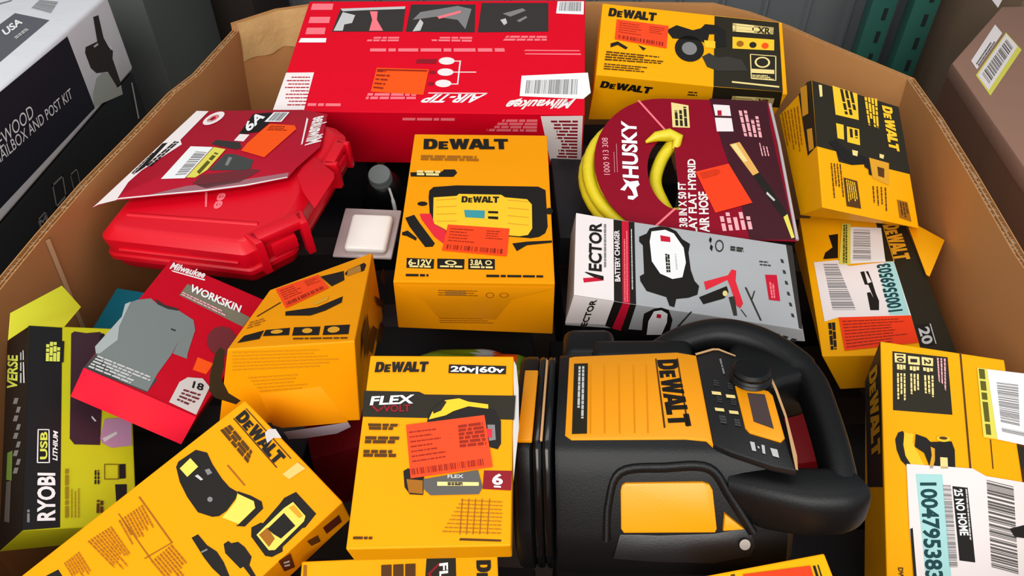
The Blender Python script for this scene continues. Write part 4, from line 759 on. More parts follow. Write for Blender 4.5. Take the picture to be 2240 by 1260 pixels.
   ["B","F","price_sticker/sticker_lettering",6,"od",40,1,[44.2,-98.9,99.8,-90.0,100.8,-95.2,45.4,-103.7]],
   ["P","F","picture_print",2,"bk",[38.6,-100.4,42.0,-98.2,54.7,-103.9,55.4,-118.7,45.4,-118.3,40.9,-112.9]],
   ["P","F","picture_print",3,"br2",[41.7,-106.7,54.1,-107.6,55.0,-117.9,44.6,-117.1]],
   ["P","F","picture_print",3,"dgy",[54.5,-106.6,95.2,-99.0,99.4,-112.1,96.8,-117.6,61.0,-118.9,55.2,-114.1]],
   ["P","F","picture_print",4,"cr",[65.1,-108.5,96.4,-108.5,96.5,-111.3,65.4,-111.7]],
   ["L","F","picture_print",5,"ol",2,1,0.8,0.85,[73.0,-108.8,90.0,-108.7,90.1,-111.2,73.2,-111.4]],
   ["T","F","picture_print",4,"lg","FLEX","b",72.7,-105.5,12.1,0.2,-0.2,2.5],
   ["P","F","panel_lettering",2,"mr",[99.8,-99.2,121.2,-99.3,120.6,-114.4,99.4,-113.5]],
   ["T","F","panel_lettering",3,"wh","6","b",106.3,-109.8,8.1,-0.2,0.0,7.7],
   ["L","F","panel_lettering",3,"wh",1,1,0.9,1,[107.8,-110.8,113.0,-111.1,113.1,-112.5,107.8,-112.3]],
   ["L","F","fine_lettering",3,"bw",2,2,0.85,0.85,[6.4,-61.7,38.2,-61.9,35.8,-67.5,8.2,-67.4]],
   ["L","F","fine_lettering",3,"bw",2,3,0.85,0.85,[5.9,-72.5,36.4,-72.5,36.3,-78.7,6.1,-78.8]],
   ["L","F","fine_lettering",3,"bw",2,4,0.85,0.85,[6.0,-83.7,33.2,-83.7,33.1,-89.8,6.4,-89.8]],
   ["L","F","fine_lettering",3,"br2",9,5,0.2,1,[84.4,-120.9,114.5,-121.9,114.6,-147.4,70.9,-146.7]],
   ["P","F","fine_lettering",1,"br2",[84.4,-120.9,85.1,-120.9,84.9,-147.1,84.1,-147.1]],
   ["P","F","fine_lettering",1,"br2",[89.3,-120.8,90.0,-120.8,89.6,-147.0,88.8,-147.1]],
   ["P","F","fine_lettering",1,"br2",[94.2,-120.8,94.9,-120.8,94.4,-147.0,93.6,-147.0]],
   ["P","F","fine_lettering",1,"br2",[99.1,-120.7,99.8,-120.7,99.2,-146.9,98.4,-146.9]],
   ["P","F","fine_lettering",1,"br2",[104.6,-120.6,105.3,-120.6,104.6,-146.8,103.8,-146.8]],
   ["P","F","fine_lettering",1,"bw",[84.8,-149.8,114.6,-150.4,114.3,-151.8,84.2,-151.4]],
   ["L","F","fine_lettering",3,"bw",1,1,0.9,1,[7.6,-149.9,21.5,-149.8,21.5,-151.8,7.6,-151.9]],
   ["X","F","side_flap",-2,0.8,"lg2",[119.3,-1.0,122.6,-8.1,124.8,-28.8,125.7,-63.3,124.0,-83.6,122.2,-107.5,120.9,-68.1,121.0,-35.6]],
  ]),
 'ryobi': dict(loc=[-0.4342, 0.4511, 0.8612], quat=[0.91338, 0.14171, 0.33344, 0.18564],
  corners={'TL': [-45.4, 96.1, 31.9], 'TR': [46.1, 100.8, 31.9], 'BR': [47.0, -104.4, 31.9], 'BL': [-46.3, -100.8, 31.9], 'tl': [-46.7, 112.8, -41.4], 'tr': [46.1, 100.8, -23.3], 'br': [47.0, -104.4, -23.3], 'bl': [-47.7, -100.8, -39.6]},
  frames={'F': [[-45.4, 96.1, 31.9], [0.9987, 0.0511, -0.0], [-0.0511, 0.9987, 0.0], [0.0, -0.0, 1.0]], 'L': [[-46.7, 112.8, -41.4], [0.0174, -0.2216, 0.975], [0.0086, 0.9751, 0.2215], [-0.9998, 0.0046, 0.0189]]},
  art=[
   ["P","F","panel_print",0,"bk2",[0.2,-0.8,28.6,-1.5,17.9,-198.1,-10.9,-196.4]],
   ["P","F","picture_print",1,"pl",[36.2,-7.7,39.2,-5.3,49.7,-6.7,62.7,-4.8,66.8,-9.6,65.7,-17.5,60.4,-73.3,55.0,-124.9,33.1,-122.7,29.5,-116.8]],
   ["P","F","picture_print",2,"pu",[60.8,-98.7,85.4,-98.6,83.6,-127.5,65.0,-128.5,57.1,-123.3,55.4,-118.5]],
   ["P","F","picture_print",3,"lg",[49.7,-95.3,53.4,-100.8,51.9,-101.3,49.0,-97.0]],
   ["P","F","picture_print",3,"lg",[57.4,-118.6,70.4,-112.4,71.2,-114.8,59.2,-122.3]],
   ["E","F","picture_print",2,"bk2",64.5,-11.0,2.8,0.1,-0.3,-4.6,0],
   ["P","F","panel_lettering",2,"bk2",[12.4,-16.2,29.6,-16.4,27.8,-39.3,11.0,-38.9]],
   ["L","F","panel_lettering",3,"lm2",4,4,0.85,0.85,[12.5,-38.3,13.8,-17.4,26.3,-17.6,24.8,-38.5]],
   ["F","F","panel_lettering",3,"wh",0.03,[1.9,-138.2,3.6,-106.2,13.2,-106.8,12.2,-139.1]],
   ["T","F","panel_lettering",3,"lm2","USB","b",10.0,-135.4,1.2,26.2,-5.3,0.4],
   ["T","F","panel_lettering",3,"wh","LITHIUM","i",18.1,-137.5,1.8,28.9,-3.6,0.4],
   ["T","F","logo_lettering",3,"wh","RYOBI","b",13.7,-191.6,1.8,42.9,-12.7,1.5],
   ["L","F","panel_lettering",3,"gy",1,1,0.9,1,[-5.1,-190.5,-4.8,-179.4,-6.9,-179.1,-7.3,-190.2]],
   ["L","F","fine_lettering",3,"ol3",1,1,0.8,1,[25.0,-190.6,27.1,-146.0,23.8,-145.6,21.7,-190.2]],
   ["L","F","fine_lettering",3,"ol3",3,4,0.3,0.85,[34.3,-191.9,35.8,-163.2,27.3,-162.3,25.9,-190.7]],
   ["L","F","fine_lettering",3,"ol",2,1,0.6,0.85,[52.5,-162.9,53.3,-142.8,48.8,-142.4,47.1,-162.3]],
   ["F","F","icon_print",3,"bw",0.05,[57.3,-144.0,70.0,-145.2,68.9,-160.1,56.3,-158.8]],
   ["P","F","icon_print",1,"bk2",[70.5,-145.2,76.3,-145.5,75.4,-159.6,69.5,-159.6]],
   ["P","F","icon_print",1,"bk2",[65.5,-164.5,75.8,-165.4,74.2,-185.3,65.2,-183.1]],
   ["L","F","fine_lettering",3,"bw",2,1,0.8,0.85,[53.7,-190.3,54.8,-173.0,48.9,-172.3,47.3,-189.4]],
   ["P","L","panel_print",0,"bk2",[-2.2,0.1,76.1,-0.7,119.9,-192.3,49.0,-207.9]],
   ["T","L","logo_lettering",3,"lm2","VERSE","i",58.0,-58.2,-10.9,35.8,-37.1,5.6],
   ["L","L","panel_lettering",3,"lg",2,2,0.5,0.85,[87.9,-58.8,67.2,-15.5,51.8,-12.3,64.9,-54.9]],
   ["P","L","panel_lettering",1,"lm3",[44.7,-118.6,62.7,-118.3,70.4,-146.4,50.4,-143.8]],
   ["P","L","panel_lettering",1,"gy",[51.0,-67.2,66.1,-69.6,61.8,-74.5,46.6,-72.2]],
   ["P","L","panel_lettering",1,"gy",[65.0,-77.7,77.6,-79.6,73.4,-84.4,60.7,-82.6]],
   ["P","L","panel_lettering",1,"gy",[57.5,-84.9,72.4,-87.0,68.1,-91.8,53.2,-89.8]],
   ["P","L","panel_lettering",1,"gy",[71.3,-94.9,83.6,-96.6,79.5,-101.4,67.0,-99.8]],
   ["P","L","panel_lettering",1,"gy",[63.9,-102.1,78.4,-103.9,74.3,-108.7,59.6,-107.0]],
   ["P","L","panel_lettering",1,"gy",[77.3,-111.7,89.5,-113.1,85.4,-117.9,73.2,-116.6]],
   ["P","L","panel_lettering",1,"gy",[70.1,-118.9,84.4,-120.4,80.3,-125.2,65.9,-123.7]],
   ["P","L","panel_lettering",1,"gy",[83.3,-128.1,95.2,-129.3,91.2,-134.1,79.2,-132.9]],
   ["P","L","panel_lettering",1,"gy",[76.1,-135.2,90.1,-136.5,86.1,-141.3,72.0,-140.1]],
   ["P","L","panel_lettering",1,"dgy",[52.1,-146.0,68.4,-146.3,76.6,-183.5,58.0,-181.7]],
   ["X","F","open_flap",-1.5,1,"lm",[-17.2,-16.7,-14.8,12.4,30.8,46.8,47.2,23.3,30.2,-0.9,1.1,-0.4]],
  ]),
 'lowbox': dict(loc=[-0.0936, 0.2979, 0.8323], quat=[0.98301, 0.18213, 0.00506, 0.02247],
  corners={'TL': [-82.3, 28.7, 25.0], 'TR': [82.1, 28.7, 25.0], 'BR': [82.6, -28.7, 25.0], 'BL': [-82.4, -28.7, 25.0], 'tl': [-82.3, 28.7, -25.0], 'tr': [82.1, 28.7, -25.0], 'br': [82.6, -28.7, -25.0], 'bl': [-82.4, -28.7, -25.0]},
  frames={'F': [[-82.3, 28.7, 25.0], [1.0, 0.0, -0.0], [-0.0, 1.0, -0.0], [0.0, 0.0, 1.0]]},
  art=[
   ["P","F","panel_print",0,"ol",[104.8,2.3,129.0,2.1,129.8,-35.6,102.4,-34.5]],
   ["T","F","panel_lettering",3,"wh","FLEX","b",115.6,-6.3,0.5,-29.4,6.7,0.5],
   ["P","F","panel_lettering",2,"mr",[105.4,-14.3,114.7,-5.9,115.4,-7.6,108.1,-14.4,116.1,-22.8,114.7,-24.3]],
   ["T","F","logo_lettering",3,"bk","DeWALT","D",146.4,-5.3,0.5,-57.2,12.1,-0.2],
   ["L","F","fine_lettering",3,"bw",3,3,0.85,1,[96.0,-5.8,96.5,-34.3,67.1,-33.1,66.0,-5.8]],
   ["L","F","fine_lettering",3,"br2",1,1,0.8,1,[4.9,-3.4,6.6,-30.6,3.3,-30.4,1.6,-3.2]],
  ]),
 'endbox': dict(loc=[0.1912, 0.2603, 0.9003], quat=[0.98752, 0.13194, -0.03643, 0.07791],
  corners={'TL': [-48.0, 22.2, 25.0], 'TR': [48.0, 22.4, 25.0], 'BR': [48.1, -22.3, 25.0], 'BL': [-48.1, -22.3, 25.0], 'tl': [-48.0, 22.2, -25.0], 'tr': [48.0, 22.4, -25.0], 'br': [48.1, -22.3, -25.0], 'bl': [-48.1, -22.3, -25.0]},
  frames={'F': [[-48.0, 22.2, 25.0], [1.0, 0.0021, 0.0], [-0.0021, 1.0, -0.0], [-0.0, 0.0, 1.0]]},
  art=[
   ["P","F","price_sticker",4,"or3",[31.5,-4.1,82.1,-6.9,80.8,-23.7,30.0,-22.2]],
   ["L","F","price_sticker/sticker_lettering",5,"od",4,1,0.3,0.85,[34.1,-10.3,71.8,-12.0,71.1,-20.7,33.3,-20.3]],
   ["P","F","panel_print",0,"bk",[84.0,-7.1,86.1,-7.2,84.9,-27.0,82.8,-27.2]],
   ["P","F","panel_print",0,"bk",[87.5,-7.1,88.6,-7.1,87.4,-27.4,86.1,-27.4]],
   ["P","F","seam_print",1,"bw",[22.8,-2.6,25.9,-2.5,25.9,-16.5,22.8,-16.5]],
  ]),
 'card': dict(loc=[0.2341, 0.8562, 0.9134], quat=[0.99021, 0.13772, -0.00138, -0.02263],
  frames={'F': [[0.0, 0.0, 0.0], [1.0, 0.0, 0.0], [0.0, 1.0, 0.0], [0.0, 0.0, 1.0]]},
  art=[
   ["P","F","panel_print",0,"dm2",[43.6,126.6,125.6,123.3,123.1,75.0,126.7,-121.8,69.7,-123.9,62.8,-31.0,51.9,41.6]],
   ["T","F","logo_lettering",3,"wh","HUSKY","b",-65.4,-28.7,1.5,104.9,-19.4,0.8],
   ["P","F","logo_lettering",1,"wh",[-89.8,-48.8,-81.9,-38.1,-85.6,-29.4,-76.4,-34.4,-65.6,-32.2,-63.8,-39.2,-68.8,-44.6,-66.8,-58.3,-73.7,-65.4,-80.3,-63.9,-80.1,-58.8,-72.1,-58.5,-74.4,-50.0,-79.4,-41.5,-83.7,-50.3]],
   ["T","F","panel_lettering",3,"pk2","1000 913 308","",-102.4,-23.6,-1.6,67.2,-7.9,-0.3],
   ["L","F","panel_lettering",3,"pk2",2,3,0.15,0.85,[-90.7,-18.9,-90.1,40.3,-97.9,40.0,-98.0,-19.2]],
   ["T","F","panel_lettering",3,"pw","3/8 IN X 50 FT","b",-7.0,-107.7,3.5,74.3,-9.5,-0.3],
   ["T","F","panel_lettering",3,"pw","LAY FLAT HYBRID","b",4.5,-116.9,8.4,125.4,-9.7,-0.3],
   ["T","F","panel_lettering",3,"pw","AIR HOSE","b",20.0,-114.7,3.9,66.6,-11.3,-0.4],
   ["P","F","panel_lettering",1,"cr",[-11.4,116.4,12.7,111.1,11.1,67.1,-12.9,67.4]],
   ["L","F","panel_lettering",3,"ol",3,1,0.6,0.85,[-9.8,70.3,-8.8,112.4,10.4,110.2,9.2,69.0]],
   ["P","F","panel_lettering",1,"pw",[47.9,114.4,71.1,113.2,71.0,92.1,48.8,92.2]],
   ["P","F","panel_lettering",1,"pw",[47.8,88.1,71.1,87.8,71.0,62.2,47.9,61.4]],
   ["P","F","panel_lettering",2,"dm",[52.7,102.3,58.5,102.5,57.9,92.5,52.2,92.3]],
   ["L","F","fine_lettering",3,"pk2",4,3,0.6,0.85,[110.0,51.3,110.4,106.4,80.7,109.4,83.3,53.4]],
   ["L","F","fine_lettering",3,"pk2",3,1,0.4,0.85,[115.0,17.7,114.2,41.9,101.8,41.5,102.6,17.2]],
   ["L","F","fine_lettering",3,"pk2",5,6,0.6,0.85,[76.8,-107.7,75.5,-78.3,33.6,-81.6,35.5,-112.5]],
   ["P","F","picture_print",1,"br5",[62.6,37.4,77.0,42.5,96.0,-12.1,87.2,-17.7]],
   ["P","F","picture_print",2,"cr",[64.1,36.0,71.1,39.3,83.6,7.4,78.0,5.3]],
   ["P","F","picture_print",1,"bk",[88.3,-19.5,96.0,-12.1,107.3,-36.3,120.2,-73.3,123.9,-83.2,115.6,-86.8,100.0,-50.4]],
   ["P","F","picture_print",2,"lg",[102.1,-45.2,110.7,-58.6,108.5,-61.0,100.3,-48.7]],
   ["P","F","picture_print",2,"ly",[116.9,-86.7,122.8,-81.5,126.0,-118.6,121.9,-120.4]],
   ["P","F","price_sticker",4,"or3",[11.5,-14.4,57.2,1.7,80.3,-64.8,30.8,-83.3]],
   ["L","F","price_sticker/sticker_lettering",5,"od",5,1,0.4,0.85,[16.1,-16.8,52.5,-3.6,55.5,-13.5,20.5,-27.3]],
  ]),
 'sleeve': dict(loc=[-0.3681, 0.806, 0.9384], quat=[0.99561, 0.01656, -0.00664, -0.09185],
  frames={'F': [[0.0, 0.0, 0.0], [1.0, 0.0, 0.0], [0.0, 1.0, 0.0], [0.0, 0.0, 1.0]]},
  art=[
   ["X","F","cardboard_sleeve",-0.9,0.9,"dm",[-103.4,127.2,-84.8,130.9,44.2,154.5,84.2,148.4,104.8,67.1,92.5,16.3,90.4,-7.2,46.2,-32.0,2.0,-50.2,-53.3,-68.5,-102.6,-85.7,-113.6,-96.5,-117.2,-103.1,-116.2,-92.4]],
   ["P","F","sleeve_print",1,"pw",[-103.4,127.2,-86.1,129.1,-88.1,52.9,-80.5,43.0,-100.9,-21.6,-103.5,-48.3,-97.2,-84.8,-113.6,-96.5,-117.2,-103.1,-116.2,-92.4]],
   ["P","F","sleeve_print",2,"bk",[-107.2,40.6,-101.2,43.4,-100.8,-14.8,-104.9,-28.9,-106.5,-15.8]],
   ["L","F","sleeve_lettering",3,"bk",2,4,0.7,1,[-93.1,-11.9,-86.3,47.6,-94.2,48.2,-101.6,-11.6]],
   ["L","F","sleeve_lettering",3,"bk",2,5,0.6,0.85,[-104.9,-32.2,-102.3,39.5,-108.3,34.9,-110.5,-29.8]],
   ["E","F","sleeve_print",2,"pw",-69.5,112.0,10.8,9.9,-3.5,15.8,0.35],
   ["E","F","sleeve_print",2,"pk",-70.2,111.1,6.1,5.8,-2.1,8.6,0.5],
   ["P","F","sleeve_print",1,"bk",[-19.8,132.0,4.6,140.0,14.4,125.3,8.7,89.1,-16.1,77.5]],
   ["T","F","sleeve_lettering",3,"wh","6A","b",-5.6,84.9,5.9,42.2,-13.7,15.2],
   ["P","F","barcode_label",3,"wh",[7.7,140.5,29.6,143.9,28.7,117.5,5.1,113.8]],
   ["B","F","barcode_label/barcode_print",4,"gy",18,1,[10.6,138.9,28.4,141.7,26.9,119.2,9.1,117.2]],
   ["P","F","sleeve_print",1,"pw",[-15.0,79.6,-1.1,79.9,-1.7,62.9,-15.4,62.6]],
   ["P","F","price_sticker",4,"or2",[10.7,89.4,14.8,109.4,51.0,111.2,56.8,102.4,42.6,30.5,5.8,40.5,5.7,58.6]],
   ["L","F","price_sticker/sticker_lettering",5,"od",3,1,0.5,0.85,[18.4,106.1,47.7,108.7,47.0,95.1,18.0,92.4]],
   ["P","F","sleeve_print",1,"dk",[-41.8,51.0,-40.2,60.5,-5.8,60.4,2.6,47.2,-3.6,42.6,-34.1,48.6]],
   ["P","F","sleeve_print",1,"dk2",[-12.4,30.5,-0.8,32.4,30.5,23.4,35.5,3.8,23.8,-1.5,-15.8,-7.9,-14.3,9.3]],
   ["P","F","sleeve_print",1,"mr2",[-20.4,-18.6,39.3,4.4,50.1,2.8,35.4,-25.8,-1.0,-44.4,-22.1,-38.3]],  # dull patch painting a grey reflection on the sleeve
   ["P","F","sleeve_print",1,"gp",[87.7,3.9,90.2,-6.6,46.0,-31.4,1.7,-49.6,-53.6,-67.9,-67.5,-71.4,-27.2,-43.9,39.9,-18.6]],  # grey-pink band painting the reflection along the torn edge
   ["P","F","sleeve_print",2,"pw",[89.6,-5.3,90.4,-7.2,46.2,-32.0,2.0,-50.2,-53.3,-68.5,-102.6,-85.7,-94.3,-79.7,0.5,-47.3,44.9,-29.0]],
   ["P","F","sleeve_print",2,"gy",[-4.3,24.8,1.3,23.9,4.1,5.4,-0.5,6.4]],
   ["P","F","barcode_label",3,"wh",[-65.9,39.9,-35.5,42.9,-37.0,-29.4,-66.0,-35.7]],
   ["B","F","barcode_label/barcode_print",4,"gy",20,3,[-52.4,-25.4,-52.8,31.2,-37.3,31.8,-39.2,-21.6]],
   ["P","F","barcode_label",3,"ly",[-34.5,43.1,-16.3,40.6,-17.7,-8.2,-24.7,-25.8,-35.9,-27.6]],
   ["L","F","barcode_label/label_lettering",4,"od2",1,1,0.8,1,[-22.3,-18.9,-20.2,29.3,-27.6,31.6,-29.3,-13.4]],
   ["T","F","sleeve_lettering",3,"pw","Milwaukee","i",84.6,65.7,-15.3,70.2,16.9,10.0],
   ["P","F","sleeve_lettering",1,"pw",[78.0,66.5,79.0,70.3,62.6,130.8,59.0,134.3]],
   ["X","F","torn_flap",-4,1,"rd",[103.6,49.1,127.7,28.7,141.9,17.6,146.6,5.2,145.5,-57.1,118.7,-28.1,97.7,3.8,97.5,23.9]],
  ]),
 'kit': dict(loc=[-0.62, 0.75, 0.95], quat=[0.5, 0.5, 0.5, 0.5],
  frames={'F': [[0.0, 0.0, 0.0], [1.0, 0.0, 0.0], [0.0, 1.0, 0.0], [0.0, 0.0, 1.0]]},
  art=[
   ["P","F","panel_print",0,"nv",[77.4,82.9,253.8,77.9,249.6,-29.7,235.3,-29.1,-16.6,-23.0,-227.9,-16.8,-137.3,85.3]],
   ["T","F","panel_lettering",3,"wh","LAKEWOOD","",-9.0,32.4,123.9,-2.3,4.0,14.7],
   ["T","F","panel_lettering",3,"wh","MAILBOX AND POST KIT","",11.3,19.5,196.6,-10.9,3.0,13.0],
   ["P","F","picture_print",1,"dk",[334.5,73.3,349.9,70.1,341.1,39.0,345.5,22.2,353.2,12.8,344.2,4.6,341.8,-33.5,327.7,-34.5,318.0,-4.8,287.5,7.4,278.6,19.7,279.6,42.4,286.2,48.1,321.2,41.6]],
   ["P","F","picture_print",1,"lg3",[258.5,-12.2,282.4,1.6,305.2,0.5,318.5,-8.1,326.8,-35.6,340.1,-37.5,335.4,-51.3,249.8,-27.6]],
   ["P","F","picture_print",2,"lg",[305.7,41.0,319.8,40.0,320.4,36.8,307.9,37.9]],
   ["P","F","picture_print",2,"wh",[348.1,21.1,353.9,21.6,351.3,16.7,347.2,16.9]],
   ["P","F","edge_print",1,"lg3",[371.3,-49.5,375.5,-50.2,357.5,-105.0,352.0,-104.1]],
   ["F","F","icon_print",3,"gy",0.1,[30.7,-74.1,53.3,-75.2,47.2,-94.0,24.6,-92.6]],
   ["F","F","icon_print",3,"gy",0.1,[86.7,-57.2,116.4,-59.9,103.7,-87.2,73.2,-86.3]],
   ["F","F","icon_print",3,"gy",0.1,[130.2,-68.9,150.8,-71.1,142.4,-94.3,121.9,-93.4]],
   ["T","F","icon_print",3,"gy","M","b",26.4,-87.7,20.1,-1.1,5.0,10.0],
  ]),
 'kittop': dict(loc=[-0.8, 0.75, 1.035], quat=[0.70711, 0.0, 0.0, 0.70711],
  frames={'F': [[0.0, 0.0, 0.0], [1.0, 0.0, 0.0], [0.0, 1.0, 0.0], [0.0, 0.0, 1.0]]},
  art=[
   ["P","F","panel_print",0,"sl",[318.9,-77.9,292.7,-140.2,155.3,-140.7,91.7,-138.9,207.5,-75.7]],
   ["T","F","panel_lettering",3,"wh","USA","b",236.9,-106.2,45.6,-1.3,17.6,14.2],
   ["L","F","panel_lettering",3,"lg",2,1,0.7,0.85,[225.9,-127.2,274.2,-129.6,279.2,-121.8,232.2,-120.2]],
   ["B","F","panel_lettering",2,"gy",22,4,[336.8,-92.5,370.4,-89.0,362.8,-120.8,317.1,-130.8]],
   ["P","F","panel_print",0,"gy",[347.8,-27.0,370.4,-46.4,365.8,-50.1,342.3,-31.3]],
  ]),
 'station': dict(loc=[0.1049, 0.411, 0.9624], quat=[0.99618, -0.06447, -0.04135, -0.04187],
  frames={'F': [[0.0, 0.0, 0.0], [1.0, 0.0, 0.0], [0.0, 1.0, 0.0], [0.0, 0.0, 1.0]], 'S': [[0.0, -62.0, -14.0], [1.0, 0.0, 0.0], [0.0, 0.425, 0.905], [0.0, -0.905, 0.425]]},
  art=[
   ["X","F","front_panel",-6,7,"yp",[-57.3,49.7,-52.7,51.6,40.1,57.1,57.1,52.4,57.8,-55.7,53.0,-51.9,37.3,-50.1,-52.9,-52.4,-58.2,-47.4]],
   ["X","F","control_panel",-6,6.5,"bk2",[57.1,52.4,73.1,60.8,77.9,60.8,91.9,51.6,101.3,14.9,111.4,-29.0,114.8,-81.7,98.5,-77.5,70.4,-64.1,57.8,-55.7]],
   ["P","F","front_panel/rating_label",5,"ol",[-52.5,40.6,-40.1,41.2,-40.5,-46.6,-52.6,-47.3]],
   ["L","F","front_panel/rating_label_lettering",6,"lg",2,4,0.6,0.85,[-42.6,36.8,-42.7,-44.1,-49.4,-44.2,-49.1,36.8]],
   ["P","F","front_panel/logo_plate",5,"bw",[20.2,47.4,21.4,48.1,22.5,-39.2,21.0,-39.7]],
   ["P","F","front_panel/logo_plate",5,"bw",[39.3,48.0,40.5,48.0,41.1,-37.5,39.6,-38.0]],
   ["T","F","front_panel/logo_lettering",5,"bk","DeWALT","D",21.7,45.5,3.5,-83.7,17.9,1.2],
   ["P","F","front_panel/ridge_print",5,"yp2",[-38.5,39.3,-37.3,39.3,-37.2,-46.1,-38.3,-46.1]],
   ["P","F","front_panel/ridge_print",5,"yp2",[-26.2,39.3,-25.0,39.3,-25.8,-45.9,-26.9,-45.9]],
   ["P","F","front_panel/ridge_print",5,"yp2",[-13.2,39.2,-11.9,39.2,-13.8,-45.8,-14.9,-45.8]],
   ["P","F","front_panel/ridge_print",5,"yp2",[-0.2,39.2,1.1,39.2,-1.8,-45.6,-2.9,-45.6]],
   ["P","F","front_panel/ridge_print",5,"yp2",[11.2,39.2,12.4,39.2,8.7,-45.5,7.6,-45.5]],
   ["P","F","control_panel/button_print",5,"cr",[64.2,4.4,71.6,3.3,71.8,-0.7,64.4,0.4]],
   ["L","F","control_panel/button_lettering",5,"dk2",3,1,0.5,1,[67.7,19.6,72.1,18.4,71.4,10.2,67.3,11.3]],
   ["P","F","control_panel/button_print",5,"cr",[64.1,-15.6,71.3,-16.7,71.5,-20.4,64.4,-19.4]],
   ["L","F","control_panel/button_lettering",5,"dk2",3,1,0.5,1,[67.5,-1.3,71.9,-2.4,71.2,-10.1,67.2,-9.0]],
   ["P","F","control_panel/button_print",5,"cr",[75.3,0.5,82.6,-0.6,82.7,-4.5,75.5,-3.5]],
   ["L","F","control_panel/button_lettering",5,"dk2",3,1,0.5,1,[79.0,15.4,83.4,14.3,82.5,6.2,78.5,7.3]],
   ["P","F","control_panel/button_print",5,"cr",[75.1,-18.8,82.2,-19.8,82.3,-23.5,75.2,-22.5]],
   ["L","F","control_panel/button_lettering",5,"dk2",3,1,0.5,1,[78.7,-4.6,82.9,-5.6,82.1,-13.3,78.2,-12.3]],
   ["L","F","control_panel/button_lettering",5,"gy",1,1,0.9,1,[78.2,47.8,78.7,26.7,77.0,25.5,76.4,46.6]],
   ["L","F","control_panel/button_lettering",5,"dk2",3,1,0.8,1,[66.3,-24.2,71.9,-25.2,71.3,-34.6,66.4,-33.6]],
   ["L","F","control_panel/button_lettering",5,"dk2",3,1,0.8,1,[77.6,-28.3,82.1,-29.3,81.9,-37.5,77.4,-36.5]],
   ["X","F","display_frame",0,2.5,"yp",[84.5,11.4,88.5,13.1,110.5,3.5,113.1,-2.1,112.8,-50.1,109.2,-54.0,87.4,-44.5,84.7,-39.5]],
   ["P","F","display_frame/screen",12,"sc",[92.9,0.6,106.7,-1.1,106.2,-41.2,92.2,-33.3]],
   ["P","F","control_panel/button_lettering",5,"lg",[85.9,-53.4,89.2,-54.3,88.9,-63.8,86.0,-62.9]],
   ["P","F","control_panel/button_lettering",5,"lg",[90.6,-58.1,91.9,-58.6,92.1,-60.9,90.9,-60.5]],
   ["P","F","control_panel/button_lettering",5,"lg",[94.0,-56.6,96.2,-57.5,95.2,-66.5,93.3,-65.6]],
   ["P","F","control_panel/button_lettering",5,"lg",[99.9,-59.9,104.9,-61.7,104.6,-70.1,100.3,-68.3]],
   ["P","F","control_panel/trim_strip",6,"tan",[114.8,24.3,116.6,25.5,118.5,6.3,119.6,-23.7,118.1,-68.0,115.6,-82.5,114.1,-81.7,117.7,-26.3,116.4,3.5]],
   ["P","F","control_panel/trim_strip",6,"tan",[56.1,54.4,72.4,61.5,78.0,61.4,91.5,51.6,90.8,49.7,77.3,58.8,72.8,58.8,57.0,51.8]],
   ["X","S","socket_door",-3,9,"yp",[-14.4,-22.0,-13.3,-17.8,-10.4,-15.8,49.3,-14.0,54.6,-15.8,57.1,-20.3,60.6,-52.6,59.2,-55.7,-12.2,-58.0,-14.4,-54.5]],
   ["X","S","accent_triangle",0,7.5,"yp",[66.1,-38.9,81.5,-51.7,65.2,-53.6]],
   ["X","S","storage_tray",-3,7,"bk2",[-15.1,-59.6,15.5,-60.0,58.5,-57.3,86.7,-51.2,91.2,-67.3,87.2,-76.0,58.8,-83.2,15.4,-83.7,-21.2,-81.7]],
   ["E","S","screw",31,"mt",82.0,-64.5,4.2,0.2,0.1,-4.6,0],
  ]),
 'neighbor': dict(loc=[0.9, 1.2, 0.86], quat=[1.0, 0.0, 0.0, 0.0],
  frames={'F': [[0.0, 0.0, 0.0], [1.0, 0.0, 0.0], [0.0, 1.0, 0.0], [0.0, 0.0, 1.0]]},
  art=[
   ["P","F","address_label",1,"pw",[68.7,260.0,62.0,217.1,-63.4,56.4,-57.1,92.5]],
   ["L","F","address_label/label_lettering",2,"dgy",2,1,0.6,0.85,[-54.8,80.3,57.2,227.6,54.0,206.6,-53.8,68.3]],
   ["P","F","barcode_label",1,"ly",[70.8,220.6,60.0,139.7,-88.2,-44.7,-76.4,33.2]],
   ["P","F","barcode_label/label_print",2,"pw",[67.9,213.6,60.0,154.7,-81.7,-25.1,-73.0,33.2]],
   ["B","F","barcode_label/barcode_print",3,"dgy",26,4,[-62.5,38.9,56.7,189.5,49.1,149.5,-68.7,-0.6]],
   ["P","F","torn_label",1,"pw",[128.3,401.2,154.8,401.2,117.7,347.9]],
  ]),
 'case': dict(loc=[-0.3679, 0.8069, 0.9285], quat=[0.99484, 0.04261, -0.00904, -0.09165],
  frames={'F': [[0.0, 0.0, 0.0], [1.0, 0.0, 0.0], [0.0, 1.0, 0.0], [0.0, 0.0, 1.0]]},
  art=[
   ["T","F","wordmark_lettering",2,"pk","ee","i",15.8,-66.2,-6.4,29.7,13.3,0.1],
   ["P","F","wordmark_lettering",2,"pk",[-9.0,-38.3,-5.8,-37.8,6.5,-64.7,4.4,-65.1]],
  ]),
}

def carton(key, name, label, cat, body, bevel=0.0012):
    d = CARTONS[key]
    t = thing(name, label, cat, d['loc'], d['quat'])
    bm_obj('carton_body', hexa(d['corners'], bevel), body, t)
    made = print_art(t, d['frames'], d['art'])
    return t, made, d

